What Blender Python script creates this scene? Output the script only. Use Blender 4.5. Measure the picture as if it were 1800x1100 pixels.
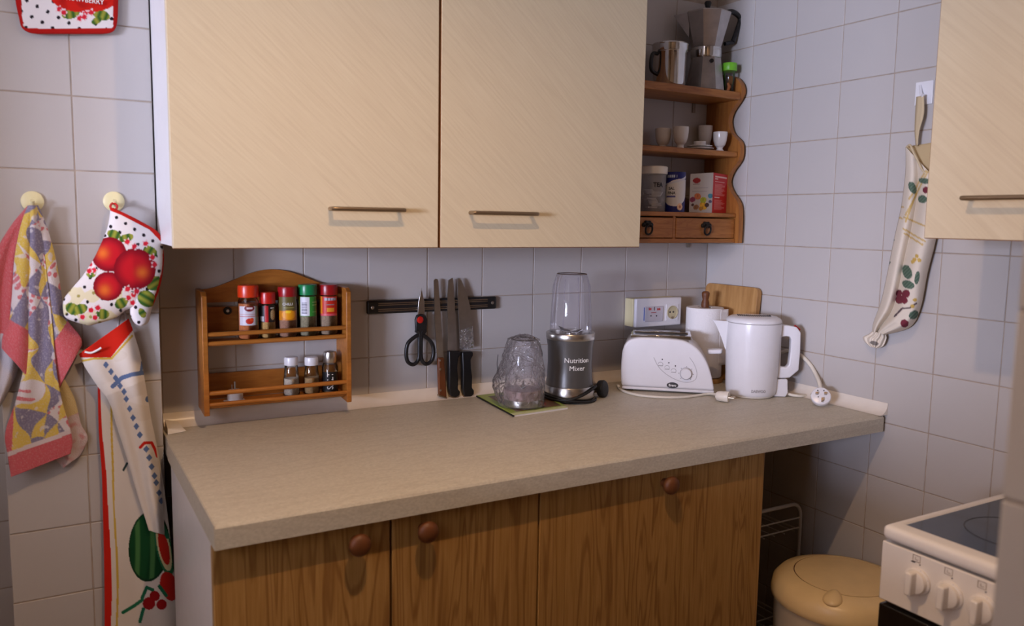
import bpy, bmesh, math, random
from mathutils import Vector, Matrix, noise as mnoise
random.seed(7)
for o in list(bpy.data.objects): bpy.data.objects.remove(o)
SC = bpy.context.scene
COL = SC.collection

# ------------------------------------------------------------------ camera
CAM = Vector((-1.70253, -1.80349, 1.33984)); YAW, PIT, ROLL, FPX = 0.52291, -0.11316, 0.01593, 1431.56
_f = Vector((math.sin(YAW)*math.cos(PIT), math.cos(YAW)*math.cos(PIT), math.sin(PIT)))
_r0 = Vector((math.cos(YAW), -math.sin(YAW), 0)); _u0 = _r0.cross(_f)
_r = _r0*math.cos(ROLL) + _u0*math.sin(ROLL); _u = _u0*math.cos(ROLL) - _r0*math.sin(ROLL)
cd = bpy.data.cameras.new('camera'); cam = bpy.data.objects.new('camera', cd); COL.objects.link(cam)
cd.sensor_width = 36; cd.lens = FPX/1800*36; cd.clip_start = .02
cam.matrix_world = Matrix(((_r.x, _u.x, -_f.x, CAM.x), (_r.y, _u.y, -_f.y, CAM.y), (_r.z, _u.z, -_f.z, CAM.z), (0, 0, 0, 1)))
cd.dof.use_dof = True; cd.dof.focus_distance = 2.1; cd.dof.aperture_fstop = 4.5
SC.camera = cam

# ------------------------------------------------------------------ light
w = bpy.data.worlds.new('world'); SC.world = w; w.use_nodes = True
bg = w.node_tree.nodes['Background']; bg.inputs[0].default_value = (.50, .62, 1, 1); bg.inputs[1].default_value = 1.0
# daylight through the window of the left wall
wl = bpy.data.lights.new('window_daylight', 'AREA'); wl.shape = 'RECTANGLE'; wl.size = 1.15; wl.size_y = .65
wl.energy = 290; wl.color = (.66, .72, 1)
wo = bpy.data.objects.new('window_daylight', wl); COL.objects.link(wo)
wo.location = (-5.56, -2.7, 1.42); wo.rotation_euler = (math.pi/2, 0, -math.pi/2)
LAMP = Vector((-1.30, -1.14, 2.15)); LAMP_W = 31
SC.view_settings.view_transform = 'Standard'; SC.view_settings.look = 'None'
SC.view_settings.gamma = 1; SC.view_settings.use_curve_mapping = False
SC.view_settings.exposure = 0.14

# ------------------------------------------------------------------ helpers
def at(px, py, x=None, y=None, z=None):
    """point of the place seen at a photo pixel, on a plane x=, y= or z="""
    d = _r*((px-900)/FPX) - _u*((py-550)/FPX) + _f
    if x is not None: t = (x-CAM.x)/d.x
    elif y is not None: t = (y-CAM.y)/d.y
    else: t = (z-CAM.z)/d.z
    return CAM + d*t
def lin(c):
    return tuple(((v/255)/12.92 if v <= 10 else (((v/255)+.055)/1.055)**2.4) for v in c)
def sstep(a, b, x):
    t = max(0, min(1, (x-a)/(b-a))) if a != b else float(x > a)
    return t*t*(3-2*t)
def mix(a, b, t): return tuple(a[i]*(1-t)+b[i]*t for i in range(3))
ORI = {}
def tag(o, label=None, cat=None, group=None, kind=None):
    if label: o['label'] = label
    if cat: o['category'] = cat
    if group: o['group'] = group
    if kind: o['kind'] = kind
    return o
def thing(name, label, cat, loc, group=None):
    o = bpy.data.objects.new(name, None); COL.objects.link(o); o.empty_display_size = .05
    o.location = loc; ORI[o.name] = Vector(loc); tag(o, label, cat, group); return o
class MB:
    def __init__(s, M=None): s.v = []; s.f = []; s.c = None; s.M = M
    def add(s, vs, fs, cs=None):
        n = len(s.v)
        s.v += [tuple(s.M @ Vector(p)) if s.M else tuple(p) for p in vs]
        s.f += [tuple(i+n for i in f) for f in fs]
        if cs is not None:
            if s.c is None: s.c = []
            s.c += cs
        return s
    def box(s, x0, x1, y0, y1, z0, z1):
        x0, x1 = min(x0, x1), max(x0, x1); y0, y1 = min(y0, y1), max(y0, y1); z0, z1 = min(z0, z1), max(z0, z1)
        return s.add([(x0,y0,z0),(x1,y0,z0),(x1,y1,z0),(x0,y1,z0),(x0,y0,z1),(x1,y0,z1),(x1,y1,z1),(x0,y1,z1)],
                     [(0,3,2,1),(4,5,6,7),(0,1,5,4),(1,2,6,5),(2,3,7,6),(3,0,4,7)])
    def prism(s, poly, a, b):
        """poly: list of 3D points; extruded along vector b-a given as vector b (a offset vector)"""
        n = len(poly); a = Vector(a); b = Vector(b)
        vs = [Vector(p)+a for p in poly] + [Vector(p)+b for p in poly]
        fs = [tuple(range(n))[::-1], tuple(range(n, 2*n))] + [(i, (i+1) % n, n+(i+1) % n, n+i) for i in range(n)]
        return s.add(vs, fs)
    def lathe(s, c, prof, n=32, capb=True, capt=True, a0=0, wob=None):
        vs = []; fs = []; m = len(prof)
        for (r, z) in prof:
            for k in range(n):
                t = a0+2*math.pi*k/n; rr = r*(wob(t, z) if wob else 1)
                vs.append((c[0]+rr*math.cos(t), c[1]+rr*math.sin(t), c[2]+z))
        for i in range(m-1):
            for k in range(n):
                fs.append((i*n+k, i*n+(k+1) % n, (i+1)*n+(k+1) % n, (i+1)*n+k))
        if capb: fs.append(tuple(range(n))[::-1])
        if capt: fs.append(tuple(range((m-1)*n, m*n)))
        return s.add(vs, fs)
    def tube(s, pts, r, n=10, closed=False, caps=True, flat=1):
        pts = [Vector(p) for p in pts]; m = len(pts); vs = []; fs = []
        rr = r if isinstance(r, (list, tuple)) else [r]*m
        up = None
        for i in range(m):
            a = pts[i-1] if (i > 0 or closed) else pts[i]; b = pts[(i+1) % m] if (i < m-1 or closed) else pts[i]
            t = (b-a).normalized()
            if up is None: up = t.orthogonal().normalized()
            up = (up - t*up.dot(t)).normalized(); sd = t.cross(up)
            for k in range(n):
                q = 2*math.pi*k/n; vs.append(pts[i] + (up*math.cos(q) + sd*math.sin(q)*flat)*rr[i])
        for i in range(m if closed else m-1):
            j = (i+1) % m
            for k in range(n): fs.append((i*n+k, i*n+(k+1) % n, j*n+(k+1) % n, j*n+k))
        if caps and not closed:
            fs.append(tuple(range(n))[::-1]); fs.append(tuple(range((m-1)*n, m*n)))
        return s.add(vs, fs)
    def grid(s, nu, nv, fn, col=None, wrap=False):
        vs = []; cs = [] if col else None; fs = []
        for j in range(nv+1):
            for i in range(nu if wrap else nu+1):
                u = i/nu; v = j/nv; vs.append(fn(u, v))
                if col: cs.append(col(u, v))
        w_ = nu if wrap else nu+1
        for j in range(nv):
            for i in range(nu):
                a = j*w_+i; b = j*w_+(i+1) % w_
                fs.append((a, b, b+w_, a+w_))
        return s.add(vs, fs, cs)
def smooth_path(pts, n=8, closed=False):
    P = [Vector(p) for p in pts]; out = []; m = len(P)
    for i in range(m if closed else m-1):
        p0 = P[i-1] if (i > 0 or closed) else P[i]; p1 = P[i]; p2 = P[(i+1) % m]
        p3 = P[(i+2) % m] if (i+2 < m or closed) else p2
        for k in range(n):
            t = k/n
            out.append(.5*((2*p1) + (p2-p0)*t + (2*p0-5*p1+4*p2-p3)*t*t + (3*p1-p0-3*p2+p3)*t**3))
    if not closed: out.append(P[-1])
    return out
def mesh_of(name, mb, org, bevel=0, seg=2, smooth=30, merge=False):
    me = bpy.data.meshes.new(name)
    me.from_pydata([tuple(Vector(p)-org) for p in mb.v], [], mb.f); me.update()
    if mb.c is not None:
        ca = me.color_attributes.new('Col', 'FLOAT_COLOR', 'POINT')
        ca.data.foreach_set('color', [x for c in mb.c for x in (c[0], c[1], c[2], 1)])
    bm = bmesh.new(); bm.from_mesh(me)
    if merge: bmesh.ops.remove_doubles(bm, verts=bm.verts, dist=1e-5)
    if mb.c is None: bmesh.ops.recalc_face_normals(bm, faces=bm.faces)
    if bevel:
        es = [e for e in bm.edges if len(e.link_faces) == 2 and e.calc_face_angle(0) > math.radians(35)]
        bv = bmesh.ops.bevel(bm, geom=es, offset=bevel, segments=seg, affect='EDGES', profile=.5, clamp_overlap=True)
        soft = set(f for f in bv['faces'])
        for f in bm.faces: f.smooth = f in soft
    bm.to_mesh(me); bm.free()
    if smooth and not (bevel and smooth == 30):
        me.shade_smooth(); me.set_sharp_from_angle(angle=math.radians(smooth))
    return me
def obj(name, mb, mat, parent=None, org=None, bevel=0, seg=2, smooth=30, merge=False, solid=0, sub=0):
    o0 = ORI[parent.name] if parent is not None else Vector(org if org is not None else (0, 0, 0))
    me = mesh_of(name, mb, o0, bevel, seg, smooth, merge)
    o = bpy.data.objects.new(name, me); COL.objects.link(o); me.materials.append(mat)
    if parent is not None: o.parent = parent
    else: o.location = o0
    ORI[o.name] = o0
    if solid:
        m = o.modifiers.new('thickness', 'SOLIDIFY'); m.thickness = solid; m.offset = 0
    if sub:
        m = o.modifiers.new('smooth', 'SUBSURF'); m.levels = sub; m.render_levels = sub
    return o
def copy_tree(o, parent=None, delta=None):
    c = o.copy(); COL.objects.link(c); c.parent = parent
    if parent is None and delta is not None: c.location = o.location + Vector(delta)
    ORI[c.name] = (ORI[o.name] + Vector(delta)) if delta is not None else ORI[o.name]
    for ch in list(o.children): copy_tree(ch, c, delta)
    return c
def text_mb(txt, size, fn, extr=.0004, align='CENTER', bold=0, spacing=1, sx=1):
    cu = bpy.data.curves.new('lettering', 'FONT'); cu.body = txt; cu.size = size; cu.extrude = extr
    cu.align_x = align; cu.resolution_u = 3; cu.offset = bold; cu.space_character = spacing
    t = bpy.data.objects.new('lettering', cu); COL.objects.link(t)
    bpy.context.view_layer.update()
    me = bpy.data.meshes.new_from_object(t.evaluated_get(bpy.context.evaluated_depsgraph_get()))
    mb = MB(); mb.add([fn(v.co.x*sx, v.co.y, v.co.z) for v in me.vertices], [tuple(p.vertices) for p in me.polygons])
    bpy.data.objects.remove(t); bpy.data.curves.remove(cu); bpy.data.meshes.remove(me)
    return mb

# ------------------------------------------------------------------ materials
def newmat(name):
    m = bpy.data.materials.new(name); m.use_nodes = True
    return m, m.node_tree.nodes, m.node_tree.links, m.node_tree.nodes['Principled BSDF']
def plain(name, c, rough=.5, metal=0, spec=.5, var=.06, vs=30, bump=0, bs=200, coat=0):
    m, N, L, b = newmat(name); c = lin(c)
    b.inputs['Roughness'].default_value = rough; b.inputs['Metallic'].default_value = metal
    b.inputs['Specular IOR Level'].default_value = spec; b.inputs['Coat Weight'].default_value = coat
    tc = N.new('ShaderNodeTexCoord')
    if var:
        n = N.new('ShaderNodeTexNoise'); n.inputs['Scale'].default_value = vs; n.inputs['Detail'].default_value = 4
        L.new(tc.outputs['Object'], n.inputs['Vector'])
        r = N.new('ShaderNodeValToRGB'); L.new(n.outputs['Fac'], r.inputs[0])
        r.color_ramp.elements[0].position = .3; r.color_ramp.elements[1].position = .7
        r.color_ramp.elements[0].color = (*[v*(1-var) for v in c], 1); r.color_ramp.elements[1].color = (*[min(1, v*(1+var)) for v in c], 1)
        L.new(r.outputs[0], b.inputs['Base Color'])
    else: b.inputs['Base Color'].default_value = (*c, 1)
    if bump:
        n2 = N.new('ShaderNodeTexNoise'); n2.inputs['Scale'].default_value = bs; L.new(tc.outputs['Object'], n2.inputs['Vector'])
        bp = N.new('ShaderNodeBump'); bp.inputs['Strength'].default_value = bump; bp.inputs['Distance'].default_value = .002
        L.new(n2.outputs['Fac'], bp.inputs['Height']); L.new(bp.outputs[0], b.inputs['Normal'])
    return m
def grain(name, stops, scale, rot=(0, 0, 0), rough=.45, dist=2, detail=5, bump=.05, coords='Object', second=None, spec=.4):
    """wood / laminate: stretched noise, colour ramp"""
    m, N, L, b = newmat(name); b.inputs['Roughness'].default_value = rough; b.inputs['Specular IOR Level'].default_value = spec
    tc = N.new('ShaderNodeTexCoord'); mr = N.new('ShaderNodeMapping'); mr.inputs['Rotation'].default_value = rot
    mp = N.new('ShaderNodeMapping'); mp.inputs['Scale'].default_value = scale
    L.new(tc.outputs[coords], mr.inputs['Vector']); L.new(mr.outputs[0], mp.inputs['Vector'])
    n = N.new('ShaderNodeTexNoise'); n.inputs['Scale'].default_value = 1; n.inputs['Detail'].default_value = detail
    n.inputs['Distortion'].default_value = dist; n.inputs['Roughness'].default_value = .6
    L.new(mp.outputs[0], n.inputs['Vector'])
    r = N.new('ShaderNodeValToRGB'); L.new(n.outputs['Fac'], r.inputs[0])
    els = r.color_ramp.elements
    for i, (p, c) in enumerate(stops):
        e = els[i] if i < 2 else els.new(p)
        e.position = p; e.color = (*lin(c), 1)
    out = r.outputs[0]
    if second:
        sc2, amt, c2 = second
        m2 = N.new('ShaderNodeMapping'); m2.inputs['Scale'].default_value = sc2; L.new(mr.outputs[0], m2.inputs['Vector'])
        wv = N.new('ShaderNodeTexNoise'); wv.inputs['Scale'].default_value = 1; wv.inputs['Detail'].default_value = 3; wv.inputs['Distortion'].default_value = .6
        L.new(m2.outputs[0], wv.inputs['Vector'])
        # ring lines: sine of the noise
        mu = N.new('ShaderNodeMath'); mu.operation = 'MULTIPLY'; mu.inputs[1].default_value = 95; L.new(wv.outputs['Fac'], mu.inputs[0])
        si = N.new('ShaderNodeMath'); si.operation = 'SINE'; L.new(mu.outputs[0], si.inputs[0])
        rp = N.new('ShaderNodeMapRange'); rp.inputs[1].default_value = .35; rp.inputs[2].default_value = 1; rp.inputs[3].default_value = 0; rp.inputs[4].default_value = amt
        L.new(si.outputs[0], rp.inputs[0])
        mx = N.new('ShaderNodeMix'); mx.data_type = 'RGBA'; mx.inputs[7].default_value = (*lin(c2), 1)
        L.new(rp.outputs[0], mx.inputs[0]); L.new(out, mx.inputs[6]); out = mx.outputs[2]
    L.new(out, b.inputs['Base Color'])
    if bump:
        bp = N.new('ShaderNodeBump'); bp.inputs['Strength'].default_value = bump; bp.inputs['Distance'].default_value = .001
        L.new(n.outputs['Fac'], bp.inputs['Height']); L.new(bp.outputs[0], b.inputs['Normal'])
    return m
def vcol(name, rough=.85, bump=.25, bs=900, spec=.2, sheen=0):
    m, N, L, b = newmat(name); b.inputs['Roughness'].default_value = rough; b.inputs['Specular IOR Level'].default_value = spec
    a = N.new('ShaderNodeVertexColor'); a.layer_name = 'Col'; L.new(a.outputs[0], b.inputs['Base Color'])
    b.inputs['Sheen Weight'].default_value = sheen
    if bump:
        tc = N.new('ShaderNodeTexCoord'); n2 = N.new('ShaderNodeTexNoise'); n2.inputs['Scale'].default_value = bs; L.new(tc.outputs['Object'], n2.inputs['Vector'])
        bp = N.new('ShaderNodeBump'); bp.inputs['Strength'].default_value = bump; bp.inputs['Distance'].default_value = .002
        L.new(n2.outputs['Fac'], bp.inputs['Height']); L.new(bp.outputs[0], b.inputs['Normal'])
    return m
def clear(name, tint=(.93, .93, .95), rough=.05, refl=1.0, bump=0, bs=40, haze=0, hazec=(.8, .8, .82)):
    """thin clear plastic or glass wall: straight-through plus fresnel gloss"""
    m, N, L, b = newmat(name); N.remove(b); out = N['Material Output']
    t = N.new('ShaderNodeBsdfTransparent'); t.inputs[0].default_value = (*tint, 1)
    g = N.new('ShaderNodeBsdfGlossy'); g.inputs['Roughness'].default_value = rough
    fr = N.new('ShaderNodeFresnel'); fr.inputs[0].default_value = 1.45
    mu = N.new('ShaderNodeMath'); mu.operation = 'MULTIPLY'; mu.inputs[1].default_value = refl; L.new(fr.outputs[0], mu.inputs[0])
    mx = N.new('ShaderNodeMixShader'); L.new(mu.outputs[0], mx.inputs[0]); L.new(t.outputs[0], mx.inputs[1]); L.new(g.outputs[0], mx.inputs[2])
    res = mx.outputs[0]
    if haze:
        d = N.new('ShaderNodeBsdfDiffuse'); d.inputs[0].default_value = (*hazec, 1)
        m2 = N.new('ShaderNodeMixShader'); m2.inputs[0].default_value = haze; L.new(res, m2.inputs[1]); L.new(d.outputs[0], m2.inputs[2]); res = m2.outputs[0]
    if bump:
        tc = N.new('ShaderNodeTexCoord'); n2 = N.new('ShaderNodeTexNoise'); n2.inputs['Scale'].default_value = bs; n2.inputs['Detail'].default_value = 3
        n2.inputs['Distortion'].default_value = 1.5
        L.new(tc.outputs['Object'], n2.inputs['Vector'])
        bp = N.new('ShaderNodeBump'); bp.inputs['Strength'].default_value = bump; bp.inputs['Distance'].default_value = .01
        L.new(n2.outputs['Fac'], bp.inputs['Height']); L.new(bp.outputs[0], g.inputs['Normal']); L.new(bp.outputs[0], fr.inputs['Normal'])
    L.new(res, out.inputs[0])
    return m

M = {}
M['tile'] = plain('glazed_cream_tile', (192, 186, 181), rough=.4, var=.008, vs=6, spec=.3, bump=0)
M['grout'] = plain('brown_grout', (172, 156, 140), rough=.9, var=.15, vs=40)
M['plaster'] = plain('cream_plaster', (236, 230, 220), rough=.8, var=.04, vs=8)
M['floor'] = plain('brown_floor_tile', (130, 105, 85), rough=.5, var=.12, vs=9)
M['laminate'] = grain('pale_beige_laminate', [(.3, (205, 187, 154)), (.75, (216, 200, 167)), (.5, (211, 194, 160))], (220, 220, 9), rot=(0, math.radians(48), 0), rough=.5, dist=.4, bump=.03)
M['laminate_r'] = grain('pale_beige_laminate_side', [(.3, (205, 188, 158)), (.75, (216, 201, 171)), (.5, (211, 195, 164))], (150, 150, 5), rot=(math.radians(48), 0, 0), rough=.35, dist=.4, bump=.03)
M['lam_edge'] = plain('brown_laminate_edge', (140, 92, 50), rough=.5)
M['carcass'] = plain('white_melamine', (228, 224, 222), rough=.3, var=.02)
M['oak'] = grain('honey_oak_laminate', [(.28, (154, 112, 56)), (.7, (184, 142, 82)), (.5, (170, 127, 70))], (230, 230, 7), rough=.45, dist=.8, bump=.05, second=((11, 11, .8), .55, (116, 72, 30)))
M['worktop'] = grain('stone_beige_worktop', [(.3, (186, 178, 160)), (.72, (208, 200, 183)), (.5, (197, 189, 171))], (170, 330, 330), rough=.45, dist=.1, detail=3, bump=.01, second=((1.1, 7, 7), .12, (150, 136, 118)))
M['trim'] = plain('white_sealing_strip', (232, 222, 208), rough=.3, var=.03)
M['steel'] = plain('brushed_steel', (190, 186, 180), rough=.28, metal=1, var=.08, vs=60)
M['nickel'] = plain('dull_nickel', (168, 150, 128), rough=.35, metal=1, var=.06)
M['chrome'] = plain('polished_steel', (205, 203, 200), rough=.1, metal=1, var=.03)
M['alu'] = plain('cast_aluminium', (178, 172, 168), rough=.36, metal=.9, var=.12, vs=40)
M['pine'] = grain('stained_pine', [(.28, (146, 90, 40)), (.72, (186, 126, 66)), (.5, (168, 108, 52))], (6, 60, 60), rough=.4, dist=1.2, bump=.05, second=((2, 14, 14), .3, (128, 66, 20)))
M['pine_v'] = grain('stained_pine_upright', [(.28, (142, 86, 38)), (.72, (178, 118, 58)), (.5, (160, 101, 47))], (60, 60, 6), rough=.4, dist=1.2, bump=.05)
M['rack_wood'] = grain('orange_varnished_wood', [(.28, (150, 90, 32)), (.72, (182, 116, 48)), (.5, (168, 103, 40))], (12, 90, 90), rough=.35, dist=.6, bump=.03)
M['knob_wood'] = plain('brown_turned_wood', (104, 58, 25), rough=.5, var=.12, vs=60)
M['board'] = grain('oiled_board_wood', [(.28, (150, 104, 56)), (.72, (196, 152, 96)), (.5, (176, 130, 76))], (60, 60, 3), rough=.5, dist=.3, bump=.03)
M['dark_wood'] = grain('dark_handle_wood', [(.3, (86, 44, 20)), (.7, (124, 68, 34)), (.5, (104, 56, 27))], (90, 90, 8), rough=.4, dist=.6)
M['black'] = plain('black_plastic', (24, 23, 24), rough=.4, var=.1)
M['rubber'] = plain('black_rubber', (18, 18, 18), rough=.6, var=.1)
M['white'] = plain('white_gloss_plastic', (232, 230, 232), rough=.25, var=.015)
M['ivory'] = plain('ivory_plastic', (236, 228, 214), rough=.35, var=.02)
M['cream'] = plain('cream_yellow_plastic', (232, 222, 172), rough=.4, var=.03)
M['bin'] = plain('cream_beige_plastic', (232, 200, 142), rough=.32, var=.03)
M['enamel'] = plain('white_enamel', (234, 226, 216), rough=.22, var=.015)
M['ceramic'] = plain('white_ceramic', (226, 220, 214), rough=.2, var=.02)
M['glass_black'] = plain('black_ceramic_glass', (16, 16, 18), rough=.08, var=0, spec=.6)
M['grey'] = plain('dark_grey_lacquer', (92, 90, 88), rough=.32, metal=.4, var=.03)
M['ltgrey'] = plain('light_grey_print', (176, 172, 172), rough=.6, var=0)
M['print'] = plain('dark_print', (60, 58, 60), rough=.6, var=0)
M['printwhite'] = plain('white_print', (236, 234, 230), rough=.6, var=0)
M['red'] = plain('red_plastic', (196, 30, 22), rough=.3, var=.05)
M['orangered'] = plain('orange_red_plastic', (214, 56, 18), rough=.3, var=.05)
M['darkred'] = plain('crimson_plastic', (160, 20, 26), rough=.3, var=.05)
M['green'] = plain('green_plastic', (18, 130, 72), rough=.3, var=.05)
M['lime'] = plain('lime_green_plastic', (120, 200, 50), rough=.35, var=.04)
M['glass'] = clear('clear_glass', (.9, .91, .91), .03, 1.0)
M['cup'] = clear('clear_cup_plastic', (.96, .95, .98), .04, .55, haze=.04)
M['wrap'] = clear('crinkled_clear_film', (.97, .97, .98), .045, 2.0, bump=1.0, bs=60, haze=.05, hazec=(.9, .88, .88))
M['paper'] = plain('white_tissue_paper', (236, 232, 230), rough=.95, var=.02, bump=.3, bs=260)
M['print_col'] = vcol('printed_label', rough=.4, bump=0, spec=.4)
M['cloth'] = vcol('printed_cotton', rough=.9, bump=.2, bs=1200)
M['terry'] = vcol('printed_terry_cloth', rough=1, bump=.9, bs=700, sheen=.2)
M['iron'] = plain('dark_cast_iron', (40, 36, 32), rough=.5, metal=.6, var=.15)
M['wire'] = plain('white_coated_wire', (205, 202, 196), rough=.4, var=.03)
M['cable_w'] = plain('white_cable', (228, 220, 204), rough=.45, var=.03)
M['bracket'] = plain('zinc_bracket', (150, 142, 130), rough=.4, metal=.7, var=.1)

# ------------------------------------------------------------------ the room
ZR = 1.1492; TH = .1345                       # a tile joint height and the row pitch
def struct(name, mb, mat, parent=None, bevel=0, org=None):
    o = obj(name, mb, mat, parent, org=org, bevel=bevel); tag(o, kind='structure'); return o
wall_back = struct('wall_back', MB().box(-5.5, .1, 0.0012, .15, 0, 2.55), M['grout'])
wall_right = struct('wall_right', MB().box(.0012, .15, -1.5, .15, 0, 2.55), M['grout'])
wall_pillar = struct('wall_pillar', MB().box(-1.778, -1.510, -.0828, .004, 0, 2.5), M['grout'])
wall_partition = struct('wall_partition', MB().box(-1.1185, .15, -1.62, -1.4935, 0, 2.5), M['grout'])
floor = struct('floor', MB().box(-5.5, .1, -3.9, .1, -.08, 0), M['floor'])
ceiling = struct('ceiling', MB().box(-5.6, .2, -4.0, .2, 2.5, 2.6), M['plaster'])
wall_front = struct('wall_front', MB().box(-5.6, .2, -4.0, -3.9, 0, 2.5), M['plaster'])
wl_ = MB(); wl_.box(-5.6, -5.5, -3.9, -3.3, 0, 2.5); wl_.box(-5.6, -5.5, -2.1, .15, 0, 2.5); wl_.box(-5.6, -5.5, -3.3, -2.1, 0, 1.07); wl_.box(-5.6, -5.5, -3.3, -2.1, 1.77, 2.5)
wall_left = struct('wall_left', wl_, M['plaster'])
wh = MB(); wh.box(-2.30, -2.20, -3.9, -1.66, 0, 2.5); wh.box(-2.30, -2.20, -1.66, -.44, 0, 1.085); wh.box(-2.30, -2.20, -.44, 0, 0, 2.5); wh.box(-2.30, -2.20, -1.66, -.44, 2.3, 2.5)
wall_light_blocker = struct('wall_light_blocker', wh, M['plaster'])      # added unseen wall; its opening limits where the window light falls
wall_side = struct('wall_side', MB().box(.04, .15, -3.9, -1.62, 0, 2.5), M['plaster'])
wf = MB()
for y in (-3.3, -2.72, -2.14): wf.box(-5.54, -5.5, y, y+.04, 1.07, 1.77)
for z in (1.07, 1.73): wf.box(-5.54, -5.5, -3.3, -2.1, z, z+.04)
window_1 = struct('window_1', wf, M['carcass'])
tile_me = {}
def tiles(wall, cells, normal):
    """cells: (a0,a1,z0,z1); one tile object each, a child of the wall"""
    for (a0, a1, z0, z1, pos) in cells:
        g = .0011; w_ = round(a1-a0-2*g, 4); h_ = round(z1-z0-2*g, 4); key = (w_, h_, normal)
        if key not in tile_me:
            mb = MB()
            if normal == 'y': mb.box(-w_/2, w_/2, 0, .006, -h_/2, h_/2)
            else: mb.box(0, .006, -w_/2, w_/2, -h_/2, h_/2)
            me = mesh_of('tile', mb, Vector((0, 0, 0)), bevel=.0012, seg=2); me.materials.append(M['tile']); tile_me[key] = me
        o = bpy.data.objects.new('tile', tile_me[key]); COL.objects.link(o); o.parent = wall
        j = random.uniform(-.0004, .0004); tl = random.uniform(-.0012, .0012); t2 = random.uniform(-.0012, .0012)
        am = (a0+a1)/2; zm = (z0+z1)/2
        if normal == 'y': o.location = (am, pos+j, zm); o.rotation_euler = (tl, 0, t2)
        else: o.location = (pos+j, am, zm); o.rotation_euler = (0, tl, t2)
rows = [(ZR+TH*n, ZR+TH*(n+1)) for n in range(-8, 6)]
bc = [(-.15*(k+1), -.15*k) for k in range(0, 10)]
cells = []
for (z0, z1) in rows:
    for (x0, x1) in bc:
        if z0 > 1.40 and x1 < -.55: continue            # behind the wall cupboard
        if z1 < .80 and x1 < -.45: continue             # behind the base unit
        cells.append((x0, x1, z0, z1, 0))
    cells.append((-1.926, -1.776, z0, z1, 0)); cells.append((-2.076, -1.926, z0, z1, 0))
tiles(wall_back, cells, 'y')
cells = []
for (z0, z1) in rows:
    ys = [0, -.1431] + [-.1431-.1456*k for k in range(1, 10)]
    for a, b in zip(ys, ys[1:]): cells.append((b, a, z0, z1, 0))
tiles(wall_right, cells, 'x')
tiles(wall_pillar, [(a, b, z0, z1, -.084) for (z0, z1) in rows for (a, b) in ((-1.780, -1.645), (-1.645, -1.509))], 'y')
tiles(wall_partition, [(-1.62, -1.4915, z0, z1, -1.12) for (z0, z1) in rows], 'x')

# pendant lamp that lights the nook (above the frame)
lampT = thing('pendant_lamp', 'white pendant lamp hanging from the ceiling above the worktop', 'lamp', LAMP)
mb = MB(); mb.lathe(LAMP, [(.185, -.045), (.188, -.045), (.07, .115), (.067, .115), (.185, -.045)], 40, False, False); obj('lamp_shade', mb, M['ivory'], lampT)
obj('cord', MB().tube([LAMP+Vector((0, 0, .1)), (LAMP.x, LAMP.y, 2.5)], .004), M['rubber'], lampT)
obj('bulb_holder', MB().lathe(LAMP, [(.022, .05), (.022, .11), (.068, .112), (.068, .12), (.01, .125)], 20), M['ivory'], lampT)
ld = bpy.data.lights.new('lamp_bulb_light', 'SPOT'); ld.spot_size = math.radians(158); ld.spot_blend = 1.0; ld.energy = LAMP_W; ld.color = (1, .64, .36); ld.shadow_soft_size = .013
lo = bpy.data.objects.new('lamp_bulb_light', ld); COL.objects.link(lo); lo.location = LAMP

# ------------------------------------------------------------------ worktop, base unit, cupboards
ZC = .90; YF = -.622; XL = -1.506
mb = MB(); mb.prism([(XL, YF, ZC-.038), (XL, YF, ZC-.006), (XL, YF+.003, ZC-.002), (XL, YF+.008, ZC), (XL, -.004, ZC), (XL, -.004, ZC-.038)], (0, 0, 0), (-.012-XL, 0, 0))
wt = thing('worktop', 'long beige stone-look kitchen worktop carrying the small appliances', 'worktop', (-.75, -.3, ZC-.038))
obj('worktop_slab', mb, M['worktop'], wt, smooth=25)
obj('edge_strip', MB().box(XL-.0015, XL, YF+.001, -.12, ZC-.038, ZC-.001), M['worktop'], wt)
# white concave sealing strips along both walls
def strip(name, a, b, nrm):
    a = Vector(a); b = Vector(b); n = Vector(nrm); prof = []
    for k in range(7):
        t = k/6*math.pi/2; prof.append((.026*(1-math.sin(t))+.001, .027*(1-math.cos(t))))
    pts = [a + n*d + Vector((0, 0, .0005+h)) for d, h in prof] + [a + Vector((0, 0, .028)), a+Vector((0, 0, .0005))]
    return MB().prism(pts, (0, 0, 0), b-a)
struct('trim_1', strip('s', (-1.5, 0, ZC), (-.0, 0, ZC), (0, -1, 0)), M['trim'])
struct('trim_2', strip('s', (0, -.027, ZC), (0, -.622, ZC), (-1, 0, 0)), M['trim'])
cap = MB(); cap.lathe((-1.487, -.047, ZC+.0005), [(.020, 0), (.019, .006), (.014, .012), (.004, .014)], 12)
tag(obj('strip_end_piece', MB().add([(-1.5, -.03, .901), (-1.47, -.03, .901), (-1.463, -.062, .901), (-1.5, -.075, .901), (-1.5, -.03, .922), (-1.475, -.03, .915), (-1.468, -.058, .906), (-1.5, -.07, .912)], [(0, 1, 2, 3), (4, 5, 6, 7), (0, 1, 5, 4), (1, 2, 6, 5), (2, 3, 7, 6), (3, 0, 4, 7)]), M['ivory'], org=(-1.487, -.05, .901)),
    'torn white end piece of the sealing strip at the left worktop corner', 'trim piece')

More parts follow.
